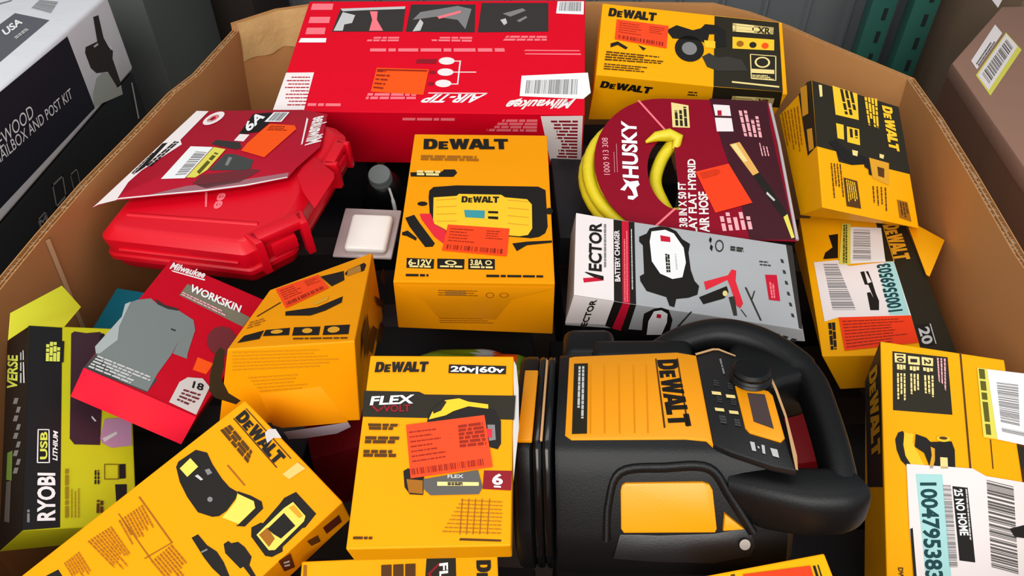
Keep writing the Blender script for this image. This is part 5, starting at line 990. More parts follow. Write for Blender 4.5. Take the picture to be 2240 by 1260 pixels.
YEL = board('yellow_board', (249, 172, 5))
YEL2 = board('bright_yellow_board', (245, 161, 3))
AMB = board('amber_board', (244, 154, 4))
RED = board('red_board', (222, 6, 36), rough=0.38)
CRIM = board('crimson_board', (196, 8, 34), rough=0.36)
SILV = board('silver_board', (176, 178, 180), rough=0.32)
LIME = board('lime_board', (196, 196, 30))
META = {
 'airtip': ('vacuum_kit_carton', 'big red carton turned upside down with three grey photos along its top edge', 'box', RED),
 'cutoff': ('saw_carton', 'yellow and black carton with a cut-off saw picture at the rear of the bin', 'box', YEL),
 'sander': ('sander_carton', 'black-topped yellow sander carton leaning on the bin wall behind the barcode-labelled carton', 'box', YEL),
 'barcode': ('tool_carton', 'yellow carton with white barcode labels, a teal number strip and a raised flap', 'box', YEL),
 'sanderlow': ('sander_carton', 'yellow sander carton with a dark spec panel and 25 NO HOME label', 'box', board('lemon_board', (250, 172, 4))),
 'charger': ('charger_carton', 'amber carton with a battery maintainer picture, end panel facing the viewer', 'box', AMB),
 'vector': ('charger_carton', 'silver and white battery charger carton with red clamps, behind the jump starter', 'box', SILV),
 'shirt': ('heated_shirt_box', 'red box with a grey T-shirt picture lying across the green speaker box', 'box', CRIM),
 'stapler': ('tool_carton', 'crushed amber carton torn open at its side below the red hard case', 'box', AMB),
 'usbcharger': ('charger_carton', 'diagonal yellow carton with USB charger and cable pictures at the lower edge', 'box', YEL2),
 'flexvolt': ('battery_carton', 'upright yellow battery carton with a black band, maroon 6 square and large orange sticker', 'box', YEL2),
 'ryobi': ('speaker_box', 'black and lime green speaker box with open flap against the bin wall', 'box', LIME),
 'lowbox': ('battery_carton', 'yellow battery carton whose sideways black band shows at the foot of the upright battery carton', 'box', YEL),
 'endbox': ('small_carton', 'yellow carton corner with orange sticker just below the jump starter', 'box', YEL),
}
for k, (nm, lab, cat, body) in META.items():
    carton(k, nm, lab, cat, body)

# ------------------------------------------------------------ the bulk bin
KRAFT = material('kraft_board', (208, 148, 88), rough=0.62, bump=0.15, bscale=14, mottle=0.22, mscale=5)
KRAFT_EDGE = material('kraft_edge', (150, 122, 92), rough=0.8)
KRAFT_WAVE = material('kraft_flutes', (190, 166, 136), rough=0.85)
RIM_Z = 0.95
RUNS = [  # clockwise outline, one run per panel
 [(-0.535, 0.40), (-0.531, 0.58), (-0.529, 0.652)],
 [(-0.529, 0.652), (-0.524, 0.754), (-0.510, 0.875), (-0.499, 0.99), (-0.483, 1.05), (-0.469, 1.215)],
 [(-0.469, 1.215), (-0.41, 1.277), (-0.345, 1.303)],
 [(-0.345, 1.303), (-0.10, 1.325), (0.149, 1.343), (0.362, 1.337)],
 [(0.362, 1.337), (0.418, 1.296), (0.47, 1.235), (0.508, 1.173), (0.557, 1.101), (0.602, 1.036)],
 [(0.602, 1.036), (0.592, 0.915), (0.574, 0.775), (0.551, 0.62), (0.535, 0.42)],
 [(0.535, 0.42), (0.50, 0.26), (0.40, 0.13)],
 [(0.40, 0.13), (0.0, 0.11), (-0.40, 0.12)],
 [(-0.40, 0.12), (-0.50, 0.25), (-0.535, 0.40)]]
ALL = [p for r in RUNS for p in r[:-1]]
def normals():
    out = {}
    n = len(ALL)
    for i, p in enumerate(ALL):
        a, b = Vector(ALL[i - 1]), Vector(ALL[(i + 1) % n]); e = (b - a).normalized()
        out[p] = Vector((-e.y, e.x))       # outward for a clockwise outline
    return out
NRM = normals()
def ring_pt(p, z, inset):
    n = NRM[p]; bulge = 0.03 * min(1, max(0, (RIM_Z - z) / 0.3)) * min(1, z / 0.25)
    q = Vector(p) + n * (bulge - inset)
    return (q.x, q.y, z)
bin_o = thing('bulk_bin', 'large open corrugated cardboard bin holding all the boxed tools', 'bin', (0, 0, 0))
THICK = 0.0118
for ri, run in enumerate(RUNS):
    top = RIM_Z + (0.012 if ri == 2 else 0)
    zs = [0.0, 0.2, 0.4, 0.55, 0.65, 0.75, 0.85, top - 0.004, top]
    bm = bmesh.new()
    def wall(i0, i1, tz):
        a = [[bm.verts.new(ring_pt(p, min(z, tz), i0)) for p in run] for z in zs]
        b = [[bm.verts.new(ring_pt(p, min(z, tz), i1)) for p in run] for z in zs]
        for A in (a, b):
            for r0, r1 in zip(A, A[1:]):
                for k in range(len(run) - 1): bm.faces.new((r0[k], r0[k + 1], r1[k + 1], r1[k]))
        for k in range(len(run) - 1): bm.faces.new((a[-1][k], a[-1][k + 1], b[-1][k + 1], b[-1][k]))
        for k in range(len(run) - 1): bm.faces.new((a[0][k], a[0][k + 1], b[0][k + 1], b[0][k]))
        for A, B in ((a, b),):
            for k in (0, -1):
                for i in range(len(zs) - 1): bm.faces.new((A[i][k], A[i + 1][k], B[i + 1][k], B[i][k]))
    wall(0.0, 0.0012, top); wall(THICK - 0.0012, THICK, top); wall(THICK / 2 - 0.0005, THICK / 2 + 0.0005, top - 0.001)
    pan = bm_obj('side_panel', bm, KRAFT, bin_o, 30)
    # the wavy flutes that show in the cut edge
    P = []
    for p, q in zip(run, run[1:]):
        L = math.dist(p, q); n = max(2, int(L / 0.0028))
        for i in range(n):
            t = i / n; P.append((Vector(p).lerp(Vector(q), t), NRM[p].lerp(NRM[q], t)))
    bm = bmesh.new(); rnd = random.Random(ri)
    for lo, hi in ((0.0012, THICK / 2 - 0.0005), (THICK / 2 + 0.0005, THICK - 0.0012)):
        prev = None
        for i, (p, n) in enumerate(P):
            d = lo if i % 2 else hi
            q = p - n * d; zt = top - 0.0008 - rnd.random() * 0.003
            a, b = bm.verts.new((q.x, q.y, zt)), bm.verts.new((q.x + n.x * 0.004, q.y + n.y * 0.004, top - 0.03))
            b.co = Vector((q.x, q.y, top - 0.03)) + Vector((n.x, n.y, 0)) * 0.003
            if prev: bm.faces.new((prev[0], a, b, prev[1]))
            prev = (a, b)
    bm_obj('fluted_edge', bm, KRAFT_WAVE, pan)
# joint strip on the left wall and packing tape at the rear corner
bm = bmesh.new(); s = []
for z in (0.5, 0.65, 0.75, 0.85, 0.945):
    a = Vector(ring_pt((-0.529, 0.652), z, THICK)); s.append([bm.verts.new((a.x + 0.0005, a.y - 0.004, z)), bm.verts.new((a.x + 0.0035, a.y, z)), bm.verts.new((a.x + 0.0005, a.y + 0.005, z))])
for A, B in zip(s, s[1:]):
    for k in (0, 1): bm.faces.new((A[k], A[k + 1], B[k + 1], B[k]))
bm_obj('joint_strip', bm, material('kraft_fold', (196, 152, 112), rough=0.6), bin_o, 60)
TAPE = material('packing_tape', (222, 184, 122), rough=0.22, bump=0.8, bscale=30, coat=0.6)
bm = bmesh.new(); s = []
for z in (0.895, 0.91, 0.925, 0.94, 0.9625):
    row = []
    for k in range(13):
        t = k / 12; p0, p1, p2 = RUNS[2]
        q, nn = (Vector(p0).lerp(Vector(p1), t * 2), NRM[p0].lerp(NRM[p1], t * 2)) if t < .5 else (Vector(p1).lerp(Vector(p2), t * 2 - 1), NRM[p1].lerp(NRM[p2], t * 2 - 1))
        bul = 0.03 * max(0, (RIM_Z - z) / 0.3)
        q = q + nn * (bul - THICK - 0.0016 - 0.0012 * math.sin(k * 2.1 + z * 90))
        row.append(bm.verts.new((q.x, q.y, z + 0.003 * math.sin(k * 1.3) * (z < 0.9))))
    s.append(row)
for A, B in zip(s, s[1:]):
    for k in range(12): bm.faces.new((A[k], A[k + 1], B[k + 1], B[k]))
bm_obj('packing_tape', bm, TAPE, bin_o, 60)
bm = bmesh.new()
def pad(z, inset):
    f = [bm.verts.new(ring_pt(p, z, inset)) for p in ALL]; g = [bm.verts.new(ring_pt(p, z + 0.008, inset)) for p in ALL]
    bm.faces.new(f); bm.faces.new(g)
    for i in range(len(ALL)): bm.faces.new((f[i - 1], f[i], g[i], g[i - 1]))
pad(0.002, 0.014)
bm_obj('bottom_panel', bm, KRAFT, bin_o)
bm = bmesh.new(); pad(0.58, 0.016)
bm_obj('layer_pad', bm, material('pad_shade_board', (62, 48, 38), rough=0.8), bin_o)  # pad colour darkened to stand in for shade down in the gaps

# ------------------------------------------------------------ red hard case with its torn cardboard sleeve
CASE_RED = material('red_polypropylene', (214, 4, 30), rough=0.34, bump=0.04, bscale=500, spec=0.5)
CASE_DARK = material('latch_recess', (40, 8, 10), rough=0.5)
d = CARTONS['case']
case = thing('hard_tool_case', 'red plastic hard case with a torn cardboard sleeve against the left bin wall', 'tool case', d['loc'], d['quat'])
def mm(*p): return [(a * 0.001, b * 0.001) for a, b in p]
CASE_OUT = []
for (x, y), r_ in (((-108, -128), 14), ((82, -128), 10), ((119, -84), 16), ((122, 116), 18), ((96, 136), 14), ((-104, 136), 16), ((-114, 118), 8)):
    CASE_OUT.append((x, y, r_))
def round_poly(P, seg=5):
    out = []
    n = len(P)
    for i, (x, y, r_) in enumerate(P):
        p = Vector((x, y)); a = (Vector(P[i - 1][:2]) - p).normalized(); b = (Vector(P[(i + 1) % n][:2]) - p).normalized()
        half = a.angle(b) / 2; d_ = min(r_ / math.tan(half), 0.45 * min((Vector(P[i - 1][:2]) - p).length, (Vector(P[(i + 1) % n][:2]) - p).length))
        rr_ = d_ * math.tan(half); c = p + (a + b).normalized() * (rr_ / math.sin(half)); s0 = p + a * d_ - c; s1 = p + b * d_ - c
        ang = s0.angle(s1)
        sgn = 1 if s0.x * s1.y - s0.y * s1.x > 0 else -1
        for k in range(seg + 1):
            t_ = sgn * ang * k / seg; out.append((c.x + s0.x * math.cos(t_) - s0.y * math.sin(t_), c.y + s0.x * math.sin(t_) + s0.y * math.cos(t_)))
    return out
def case_section(z, g):
    return [(x * 0.001, y * 0.001, z * 0.001) for x, y in round_poly([(x * (1 + g / 115), y * (1 + g / 130), r_) for x, y, r_ in CASE_OUT])]
bm = loft_bm([case_section(z, g) for z, g in ((-66, -16), (-63, -9), (-57, -5), (-45, -2), (-43.5, -1.5), (-42, 1.5), (-36, 1.5), (-34, -1), (-32.5, -1.5), (-14, 0), (-11, -0.4), (-2, -10), (-0.6, -12.5), (0, -16))])
bm_obj('case_shell', bm, CASE_RED, case, 24)
def rib(name, p0, p1, r, parent, m=CASE_RED):
    bm = sweep_bm([Vector(p) * 0.001 for p in (p0, [(a + b) / 2 for a, b in zip(p0, p1)], p1)], r * 0.001, r * 0.0006, seg=8)
    return bm_obj(name, bm, m, parent, 50)
rib('ridge', (-84, -92, 0), (82, -84, 0), 3.0, case)
rib('ridge', (-84, -128, -24), (70, -127, -24), 3.0, case)
def latch(cx, cy, ang, sc=1.0):
    M = Matrix.Translation((cx * 0.001, cy * 0.001, 0)) @ Matrix.Rotation(math.radians(ang), 4, 'Z') @ Matrix.Scale(sc, 4)
    # housing: arch of two cheeks and a hood around a recess
    hood = [(-30, 0), (-24, 26), (24, 26), (30, 0)]
    bm = prism_bm(mm((-40, -6), (40, -6), (34, 16), (-34, 16)), -0.010, 0.004, bevel=0.0035)
    for s_ in (-1, 1):
        b2 = prism_bm(mm((s_ * 26, -4), (s_ * 40, -4), (s_ * 36, 22), (s_ * 26, 22)), -0.052, 0.004, bevel=0.003)
        me = bpy.data.meshes.new('t'); b2.to_mesh(me); bm.from_mesh(me); bpy.data.meshes.remove(me); b2.free()
    bm.transform(M); h = bm_obj('latch_housing', bm, CASE_RED, case, 30)
    bm = prism_bm(mm((-26, -2), (26, -2), (26, 8), (-26, 8)), -0.050, -0.010); bm.transform(M)
    bm_obj('recess', bm, CASE_DARK, h)
    bm = prism_bm(mm((-19, 6), (19, 6), (17, 18), (-17, 18)), -0.034, -0.012, bevel=0.003); bm.transform(M)
    bm_obj('latch', bm, CASE_RED, case, 30)
latch(104, -84, 227, 0.92)
latch(121, 64, -90, 0.72)
# moulded wordmark end that the torn sleeve leaves bare
d2 = CARTONS['sleeve']
Mc = Matrix.Translation(d['loc']) @ Quaternion(d['quat']).to_matrix().to_4x4()
Ms = Matrix.Translation(d2['loc']) @ Quaternion(d2['quat']).to_matrix().to_4x4()
slv = bpy.data.objects.new('printed_sleeve', None); COL.objects.link(slv); slv.parent = case
slv.matrix_local = Mc.inverted() @ Ms
made = print_art(slv, d2['frames'], d2['art'])
# sleeve pieces hang directly under the case: card first, its print and stickers under the card
bpy.context.view_layer.update()
card_o = made[('F', 'cardboard_sleeve')]
for o in list(slv.children):
    o.parent = case if o is card_o else card_o
    o.matrix_parent_inverse = Matrix()
    o.matrix_local = (slv.matrix_local if o is card_o else Matrix())
for o in list(card_o.children):
    for ch in list(o.children):          # keep three levels: fold deeper print into the sleeve level
        ch.parent = card_o
bpy.data.objects.remove(slv)
made2 = print_art(case, d['frames'], d['art'])

# ------------------------------------------------------------ jump starter / power station lying on its back
ABS = material('black_abs', (13, 13, 14), rough=0.45, spec=0.32, bump=0.12, bscale=900)
RUB = material('black_rubber', (12, 12, 13), rough=0.38, spec=0.3, bump=0.05, bscale=700)
d = CARTONS['station']
st = thing('jump_starter', 'black and yellow jump starter power station lying on its back with handle', 'jump starter', d['loc'], d['quat'])
PROF = [(50, -1), (58, -4), (68, -20), (88, -62), (95, -92), (90, -118), (62, -132), (-62, -132), (-90, -118), (-97, -92), (-90, -66), (-70, -24), (-60, -7), (-52, -1)]
def st_sec(x, s, yc=0, zt=0):
    return [(x * 0.001, (y * s + yc) * 0.001, (zt + (z + 60) * (0.5 + s / 2) - 60 if z < -10 else zt + z * s - (1 - s) * 30) * 0.001) for y, z in PROF]
bm = loft_bm([st_sec(-66, 1.0), st_sec(-62, 1.015), st_sec(56, 1.0), st_sec(64, 0.99, -1, -0.5), st_sec(96, 0.97, -4, -1), st_sec(116, 0.9, -8, -4), st_sec(124, 0.74, -10, -12)])
bmesh.ops.subdivide_edges(bm, edges=[e for e in bm.edges if abs((e.verts[0].co - e.verts[1].co).x) > 0.02], cuts=2)
bm_obj('main_body', bm, ABS, st, 38)
bm = loft_bm([st_sec(x, s) for x, s in ((-102, 0.9), (-99, 0.97), (-96, 0.99), (-87, 0.99), (-85, 0.95))])
bm_obj('base_foot', bm, RUB, st, 38)
for x in (-81, -73):
    bm = loft_bm([st_sec(x + dx, s) for dx, s in ((-4.2, 0.93), (-3, 0.972), (0, 0.985), (3, 0.972), (4.2, 0.93))])
    bm_obj('base_ring', bm, material('glossy_black', (14, 14, 15), rough=0.16), st, 60)
bm = box_bm(0.012, 0.086, 0.004, 0.001, off=(-0.0905, -0.012, 0.0002))
bm_obj('base_band', bm, plastic('yp'), st, 30)
bm = box_bm(0.0022, 0.10, 0.003, 0.0008, off=(-0.0772, -0.004, 0.0004))
bm_obj('ring_highlight', bm, ink('tan'), st, 30)  # tan bar painting the glossy highlight between the base rings
hp = catmull([(0.020, 0.080, -0.034), (0.050, 0.094, -0.022), (0.084, 0.100, -0.017), (0.116, 0.090, -0.018), (0.142, 0.068, -0.022), (0.156, 0.040, -0.024), (0.157, 0.000, -0.024), (0.155, -0.050, -0.026), (0.150, -0.080, -0.032), (0.126, -0.088, -0.040)], 6)
n = len(hp)
rr = [(0.015 if i < n * 0.5 else 0.012) for i in range(n)]
bm = sweep_bm(hp, rr, [0.019] * n, seg=20, power=0.7)
bm_obj('carry_handle', bm, ABS, st, 45)
for nm, poly_, z0, z1 in (('upper_shoulder', ((84, 60), (96, 92), (134, 88), (158, 64), (167, 44), (150, 35), (132, 29), (114, 18), (104, 34)), -60, -9),):
    bm_obj(nm, prism_bm(mm(*poly_), z0 * 0.001, z1 * 0.001, bevel=0.007, seg=3), ABS, st, 40)
lp = catmull([(0.078, -0.066, -0.046), (0.100, -0.074, -0.040), (0.126, -0.080, -0.036), (0.150, -0.080, -0.034), (0.162, -0.074, -0.034)], 6)
m_ = len(lp) - 1
bm = sweep_bm(lp, [0.014 + 0.006 * min(1, i / m_ * 2) - 0.004 * max(0, i / m_ * 4 - 3) for i in range(m_ + 1)], [0.026 - 0.004 * i / m_ for i in range(m_ + 1)], seg=24, power=0.6)
bm_obj('lower_shoulder', bm, ABS, st, 45)
for cx, w, y, h in ((-40, 50, 88, 34),):
    bm = box_bm(w * 0.001, 0.044, h * 0.001, 0.010, 4, off=(cx * 0.001, y * 0.001, -0.026))
    bm_obj('cable_clamp', bm, RUB, st, 40)
bm = box_bm(0.094, 0.03, 0.024, 0.008, 4, off=(0.010, 0.073, -0.018)); bm_obj('side_rail', bm, ABS, st, 40)
# raised shroud round the socket door
bm = sweep_bm(catmull([(-0.026, -0.094, -0.070), (-0.024, -0.080, -0.044), (-0.014, -0.068, -0.020), (0.020, -0.066, -0.016), (0.054, -0.066, -0.016), (0.070, -0.076, -0.036), (0.088, -0.090, -0.062)], 6), 0.003, 0.0045, seg=12)
bm_obj('door_shroud', bm, ABS, st, 50)
bm = lathe_bm([(0.0, 0.0), (0.017, 0.0), (0.0175, 0.004), (0.016, 0.006), (0.0175, 0.008), (0.016, 0.010), (0.0165, 0.013), (0.014, 0.0155), (0.0, 0.016)], 32)
k_ = bm_obj('selector_knob', bm, RUB, st, 30); k_.location = (0.099, 0.020, -0.001)
made = print_art(st, d['frames'], d['art'], slab_bevel=0.0012)

# ------------------------------------------------------------ coiled air hose on its printed card
d = CARTONS['card']
hose = thing('air_hose', 'coiled yellow air hose strapped into a dark red printed card', 'hose', d['loc'], d['quat'])
HY = material('yellow_hose', (226, 206, 30), rough=0.42, bump=0.2, bscale=120)
coil = []
bm = bmesh.new()
pts = []
turns = [(100, -14), (104, -29), (84, -15), (86, -30), (68, -16)]
for R_, z_ in turns:
    for k in range(40):
        an = 2 * math.pi * k / 40
        pts.append(Vector((-0.028 + R_ * 0.001 * math.cos(an) * 1.02, -0.004 + R_ * 0.001 * 1.06 * math.sin(an), (z_ + 1.5 * math.sin(an * 3 + R_)) * 0.001)))
bm = sweep_bm(pts, 0.009, 0.0075, seg=10)
bm_obj('hose_coil', bm, HY, hose, 60)
def half_ellipse(cx, cy, rx, ry, n=24): return [(cx + rx * math.cos(math.pi / 2 + math.pi * k / n), cy + ry * math.sin(math.pi / 2 + math.pi * k / n)) for k in range(n + 1)]
outer = [(127, 124)] + half_ellipse(-24, 0, 99, 124) + [(128, -124)]
hole = [(-13, 48)] + half_ellipse(-16, -15, 36, 64)[1:-1] + [(-17, -80), (-13, -78)]
loops = [[Vector((x, y, 0)) for x, y in outer], [Vector((x, y, 0)) for x, y in hole]]
flat = [v for l in loops for v in l]
bm = bmesh.new()
for z_ in (0.0, -0.0012):
    vs = [bm.verts.new((v.x * 0.001, v.y * 0.001, z_)) for v in flat]
    for t in tessellate_polygon(loops): bm.faces.new([vs[i] for i in t])
    if z_ == 0: top_vs = vs
for base, cnt in ((0, len(outer)), (len(outer), len(hole))):
    for i in range(cnt):
        a, b = base + i, base + (i + 1) % cnt
        bm.faces.new((top_vs[a], top_vs[b], vs[b], vs[a]))
bm_obj('printed_card', bm, board('maroon_board', (140, 8, 34), rough=0.36), hose)
for p0, p1 in (((-58, 118), (-20, 55)), ((-20, -78), (-60, -122))):
    rib('zip_tie', (*p0, 1), (*p1, 1), 1.6, hose, ink('pk'))
bm = sweep_bm([Vector(p) * 0.001 for p in ((-52, 36, 2), (-38, 44, 5), (-20, 47, 6), (-8, 44, 4), (-10, 32, -6))], [0.002, 0.007, 0.009, 0.008, 0.006], seg=10)
bm_obj('hose_tail', bm, HY, hose, 60)
bm = sweep_bm(catmull([Vector(p) * 0.001 for p in ((-12, 46, -8), (-28, 24, -18), (-38, -12, -24), (-30, -50, -24), (-18, -80, -22))], 6), 0.009, 0.0075, seg=10)
bm_obj('hose_strand', bm, HY, hose, 60)
bm = sweep_bm([Vector(p) * 0.001 for p in ((129, 118, 0), (130, 40, 1.5), (129.5, -30, 1), (129, -122, 0))], 0.0022, seg=8)
bm_obj('clear_edge', bm, material('clear_film', (190, 180, 186), rough=0.15, coat=0.5), hose, 60)
print_art(hose, d['frames'], d['art'])

# ------------------------------------------------------------ small things lying in the gaps
def block(name, label, cat, loc, rot, size, mat, bevel=0.002, group=None, part='carton_body'):
    t = thing(name, label, cat, loc, Matrix.Rotation(math.radians(rot[2]), 4, 'Z').to_quaternion() @ Quaternion((1, 0, 0), math.radians(rot[0])) @ Quaternion((0, 1, 0), math.radians(rot[1])), group)
    bm_obj(part, box_bm(*size, bevel, off=(0, 0, -size[2] / 2)), mat, t, 30)
    return t
t = block('blister_pack', 'small white square item in clear blister between red case and amber carton', 'blister pack', (-0.192, 0.785, 0.852), (12, 0, -4), (0.078, 0.085, 0.004), material('clear_tray', (176, 160, 158), rough=0.2, coat=0.4), part='backing_card')
bm_obj('white_insert', box_bm(0.056, 0.062, 0.012, 0.006, 4, off=(0.004, -0.006, 0.005)), material('white_plastic', (242, 238, 232), rough=0.3), t, 40)
t = thing('spray_bottle', 'black bottle with a ribbed grey cap below the big red carton', 'bottle', (-0.196, 0.955, 0.80), Quaternion((1, 0, 0), math.radians(28)))
bm_obj('bottle_body', lathe_bm([(0.0, -0.06), (0.026, -0.06), (0.028, -0.05), (0.028, 0.02), (0.02, 0.034), (0.013, 0.04), (0, 0.041)], 24), RUB, t, 40)
bm_obj('ribbed_cap', lathe_bm([(0, 0.038), (0.017, 0.038), (0.0175, 0.044), (0.016, 0.046), (0.0175, 0.048), (0.016, 0.051), (0.0175, 0.054), (0.016, 0.058), (0, 0.059)], 24), material('grey_cap', (96, 104, 102), rough=0.4), t, 40)
bm = sweep_bm(catmull([(0.012, -0.012, 0.036), (0.018, -0.030, 0.030), (0.020, -0.046, 0.014), (0.012, -0.056, -0.006)], 5), [0.002] * 5 + [0.003] * 6 + [0.0015] * 5, seg=8)
bm_obj('white_tube', bm, ink('lg'), t, 60)
block('teal_carton', 'small teal carton wedged under the red hard case beside the bin wall', 'box', (-0.442, 0.632, 0.835), (10, 6, -8), (0.10, 0.085, 0.07), board('teal_board', (14, 100, 118)))
def bag(name, label, loc, size, rgb, patches, rot=0):
    t = thing(name, label, 'bag', loc, Quaternion((0, 0, 1), math.radians(rot)))
    bm = bmesh.new(); bmesh.ops.create_icosphere(bm, subdivisions=4, radius=1)
    r = random.Random(5)
    ph = [r.uniform(0, 6) for _ in range(6)]
    for v in bm.verts:
        c = v.co
        w = 1 + 0.10 * math.sin(6 * c.x + ph[0]) * math.cos(5 * c.y + ph[1]) + 0.05 * math.sin(13 * c.y + 9 * c.z + ph[2])
        v.co = Vector((math.copysign(abs(c.x) ** 0.7, c.x) * size[0] * w, math.copysign(abs(c.y) ** 0.7, c.y) * size[1] * w, c.z * size[2] * w))
    o = bm_obj('pouch', bm, [material(name + '_film', rgb, rough=0.3, bump=0.5, bscale=30)] + [ink(p) for p, _ in patches], t, 80)
    for p in o.data.polygons:
        for i, (_, (x0, x1)) in enumerate(patches):
            if x0 < p.center.x < x1: p.material_index = i + 1
    return t
bag('snack_pouch', 'crumpled lime, white and red pouch under the amber charger carton', (-0.055, 0.595, 0.775), (0.075, 0.03, 0.035), (120, 150, 30), [('lg', (0.012, 0.032)), ('or2', (0.032, 0.06))])
block('dark_red_carton', 'dark red carton deep in the gap beside the upright battery carton', 'box', (-0.185, 0.50, 0.80), (0, 0, 20), (0.075, 0.055, 0.095), board('oxblood_board', (110, 14, 20)))
block('black_carton', 'plain black carton standing between the amber charger carton and hose coil', 'box', (0.088, 0.915, 0.83), (6, 0, 2), (0.05, 0.20, 0.055), board('black_board', (44, 44, 48)))
block('red_carton', 'red carton lying beneath the carry handle of the jump starter', 'box', (0.318, 0.52, 0.775), (0, 0, 10), (0.05, 0.09, 0.07), board('oxblood_board', (110, 14, 20)))
block('grey_carton', 'dark grey carton squeezed between the front sander carton and bin wall', 'box', (0.512, 0.57, 0.70), (0, 0, 5), (0.05, 0.10, 0.05), board('grey_board', (92, 92, 88)))

dark = board('gap_shade_board', (30, 29, 30), rough=0.6)  # unseen lower cartons, added near-black so the gaps look shaded
first = None
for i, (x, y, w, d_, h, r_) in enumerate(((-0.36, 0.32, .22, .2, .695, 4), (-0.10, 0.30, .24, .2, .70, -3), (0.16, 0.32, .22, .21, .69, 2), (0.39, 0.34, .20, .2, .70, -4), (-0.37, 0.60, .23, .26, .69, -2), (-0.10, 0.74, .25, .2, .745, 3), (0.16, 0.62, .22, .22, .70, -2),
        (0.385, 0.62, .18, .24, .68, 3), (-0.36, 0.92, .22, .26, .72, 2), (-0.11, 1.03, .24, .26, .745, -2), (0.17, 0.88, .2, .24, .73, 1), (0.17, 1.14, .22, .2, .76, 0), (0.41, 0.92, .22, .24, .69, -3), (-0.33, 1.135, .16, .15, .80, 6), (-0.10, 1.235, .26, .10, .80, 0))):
    t = thing('filler_carton', 'unseen filler carton added under the boxed tools, charcoal to darken the gaps', 'box', (x, y, 0.5885), Quaternion((0, 0, 1), math.radians(r_)), 'filler cartons added in the lower layer')
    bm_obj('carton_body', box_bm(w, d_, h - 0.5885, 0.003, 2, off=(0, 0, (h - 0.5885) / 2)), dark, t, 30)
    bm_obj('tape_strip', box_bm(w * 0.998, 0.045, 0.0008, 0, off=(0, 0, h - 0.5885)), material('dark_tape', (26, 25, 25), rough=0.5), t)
# ------------------------------------------------------------ things beside and behind the bin
WHITE = board('white_board', (232, 232, 236), rough=0.4)
BLACKB = board('charcoal_board', (38, 40, 42), rough=0.4)
kit = thing('mailbox_kit_carton', 'white and black mailbox kit carton standing beside the bin', 'box', (0, 0, 0))
bm_obj('lid', box_bm(0.46, 1.02, 0.123, 0.006, 3, off=(-0.62 - 0.23, 0.636, 0.9735)), WHITE, kit, 30)
bm_obj('base', box_bm(0.452, 1.012, 0.91, 0.004, 2, off=(-0.6203 - 0.226, 0.634, 0.4555)), BLACKB, kit, 30)
for key in ('kit', 'kittop'):
    d = CARTONS[key]
    e = bpy.data.objects.new('tmp', None); COL.objects.link(e)
    e.location = d['loc']; e.rotation_mode = 'QUATERNION'; e.rotation_quaternion = d['quat']
    M = Matrix.Translation(d['loc']) @ Quaternion(d['quat']).to_matrix().to_4x4()
    print_art(e, d['frames'], d['art'])
    for o in list(e.children): o.parent = kit; o.matrix_local = M
    bpy.data.objects.remove(e)
def carton_box(name, label, lo, hi, mat, rotz=0):
    c = [(a + b) / 2 for a, b in zip(lo, hi)]; sz = [b - a for a, b in zip(lo, hi)]
    t = thing(name, label, 'box', (c[0], c[1], 0), Quaternion((0, 0, 1), math.radians(rotz)))
    bm_obj('carton_body', box_bm(*sz, 0.005, 2, off=(0, 0, c[2])), mat, t, 30)
    bm_obj('top_flap', box_bm(sz[0] * 0.98, sz[1] * 0.49, 0.004, 0.001, 1, off=(0, -sz[1] * 0.25, hi[2] + 0.002)), mat, t)
    return t
carton_box('grey_shipping_carton', 'tall grey carton standing behind the mailbox kit carton', (-1.25, 1.32, 0), (-0.655, 1.62, 1.02), board('slate_board', (82, 85, 82), rough=0.5))
carton_box('dark_shipping_carton', 'dark brown carton standing behind the rear corner of the bin', (-1.2, 1.72, 0), (-0.60, 2.0, 1.0), board('umber_board', (48, 40, 36), rough=0.7))
carton_box('brown_shipping_carton', 'brown carton standing beside the green rack upright behind the neighbouring bulk box', (1.12, 1.66, 0), (1.8, 1.98, 0.86), board('brown_board', (120, 100, 82), rough=0.65), 3)
nb = thing('bulk_box', 'closed brown bulk box with labels on its lid beyond the bin wall', 'box', (0, 0, 0))
NB = [(0.742, 0.80), (0.757, 0.94), (0.806, 1.285), (1.03, 1.555), (1.7, 1.60), (1.75, 0.70), (0.86, 0.66)]
bm_obj('carton_body', prism_bm(NB[::-1], 0.0, 0.845, bevel=0.004), board('bulk_shade_board', (108, 76, 58), rough=0.6), nb, 30)  # side board darker than the lid, its shade put into the colour
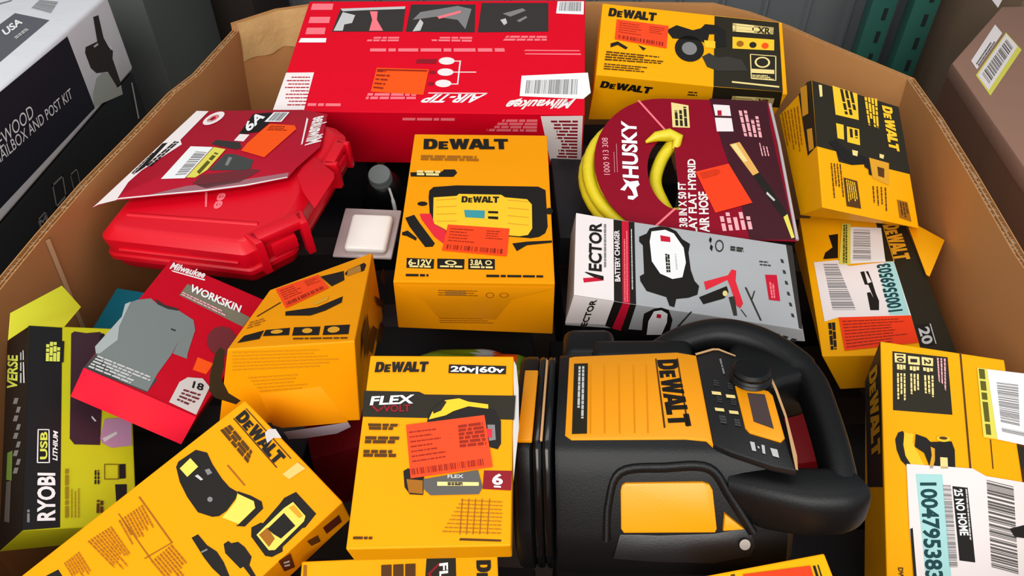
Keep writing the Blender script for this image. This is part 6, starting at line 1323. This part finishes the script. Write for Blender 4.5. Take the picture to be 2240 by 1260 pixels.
cx = sum(p[0] for p in NB) / 7; cy = sum(p[1] for p in NB) / 7
bm_obj('lid', prism_bm([(cx + (x - cx) * 1.004, cy + (y - cy) * 1.004) for x, y in NB[::-1]], 0.83, 0.8598, bevel=0.004), board('lid_board', (160, 122, 104), rough=0.55), nb, 30)
d = CARTONS['neighbor']
e = bpy.data.objects.new('tmp', None); COL.objects.link(e); e.location = d['loc']
print_art(e, d['frames'], d['art'])
for o in list(e.children): o.parent = nb; o.matrix_local = Matrix.Translation(d['loc'])
bpy.data.objects.remove(e)
GREEN = material('green_enamel', (44, 96, 84), rough=0.45, bump=0.1, bscale=60)
for i, (x, y) in enumerate(((0.945, 1.90), (1.03, 1.86))):
    t = thing('rack_upright', ('green steel rack upright nearer the grey steel wall panels', 'green steel rack upright next to the brown shipping carton')[i], 'rack post', (x, y, 0), Quaternion((0, 0, 1), math.radians(-6)))
    bm_obj('post', box_bm(0.062, 0.05, 2.2, 0.004, 2, off=(0, 0, 1.1)), GREEN, t, 30)
    for k in range(4, 22):
        bm_obj('slot', box_bm(0.010, 0.003, 0.030, 0.0, off=(0.008, -0.0255, 0.06 + k * 0.06)), material('slot_dark', (10, 22, 20), rough=0.8), t)
# ------------------------------------------------------------ room
fl = bm_obj('floor', box_bm(8, 8, 0.1, 0, off=(0, 0.5, -0.05)), material('concrete', (88, 86, 84), rough=0.5, mottle=0.25, mscale=3), None); structure(fl)
bm = bmesh.new(); prof = []
x = -4.0
while x < 4.0:
    prof += [(x, 2.16), (x + 0.10, 2.16), (x + 0.108, 2.145), (x + 0.116, 2.145), (x + 0.124, 2.16)]; x += 0.125
lo = [bm.verts.new((a, b, 0)) for a, b in prof]; hi = [bm.verts.new((a, b, 3.4)) for a, b in prof]
for i in range(len(prof) - 1): bm.faces.new((lo[i], lo[i + 1], hi[i + 1], hi[i]))
wb = bm_obj('wall_back', bm, material('grey_steel', (120, 124, 126), rough=0.42, metal=0.2, mottle=0.12, mscale=2), None, 20); structure(wb)
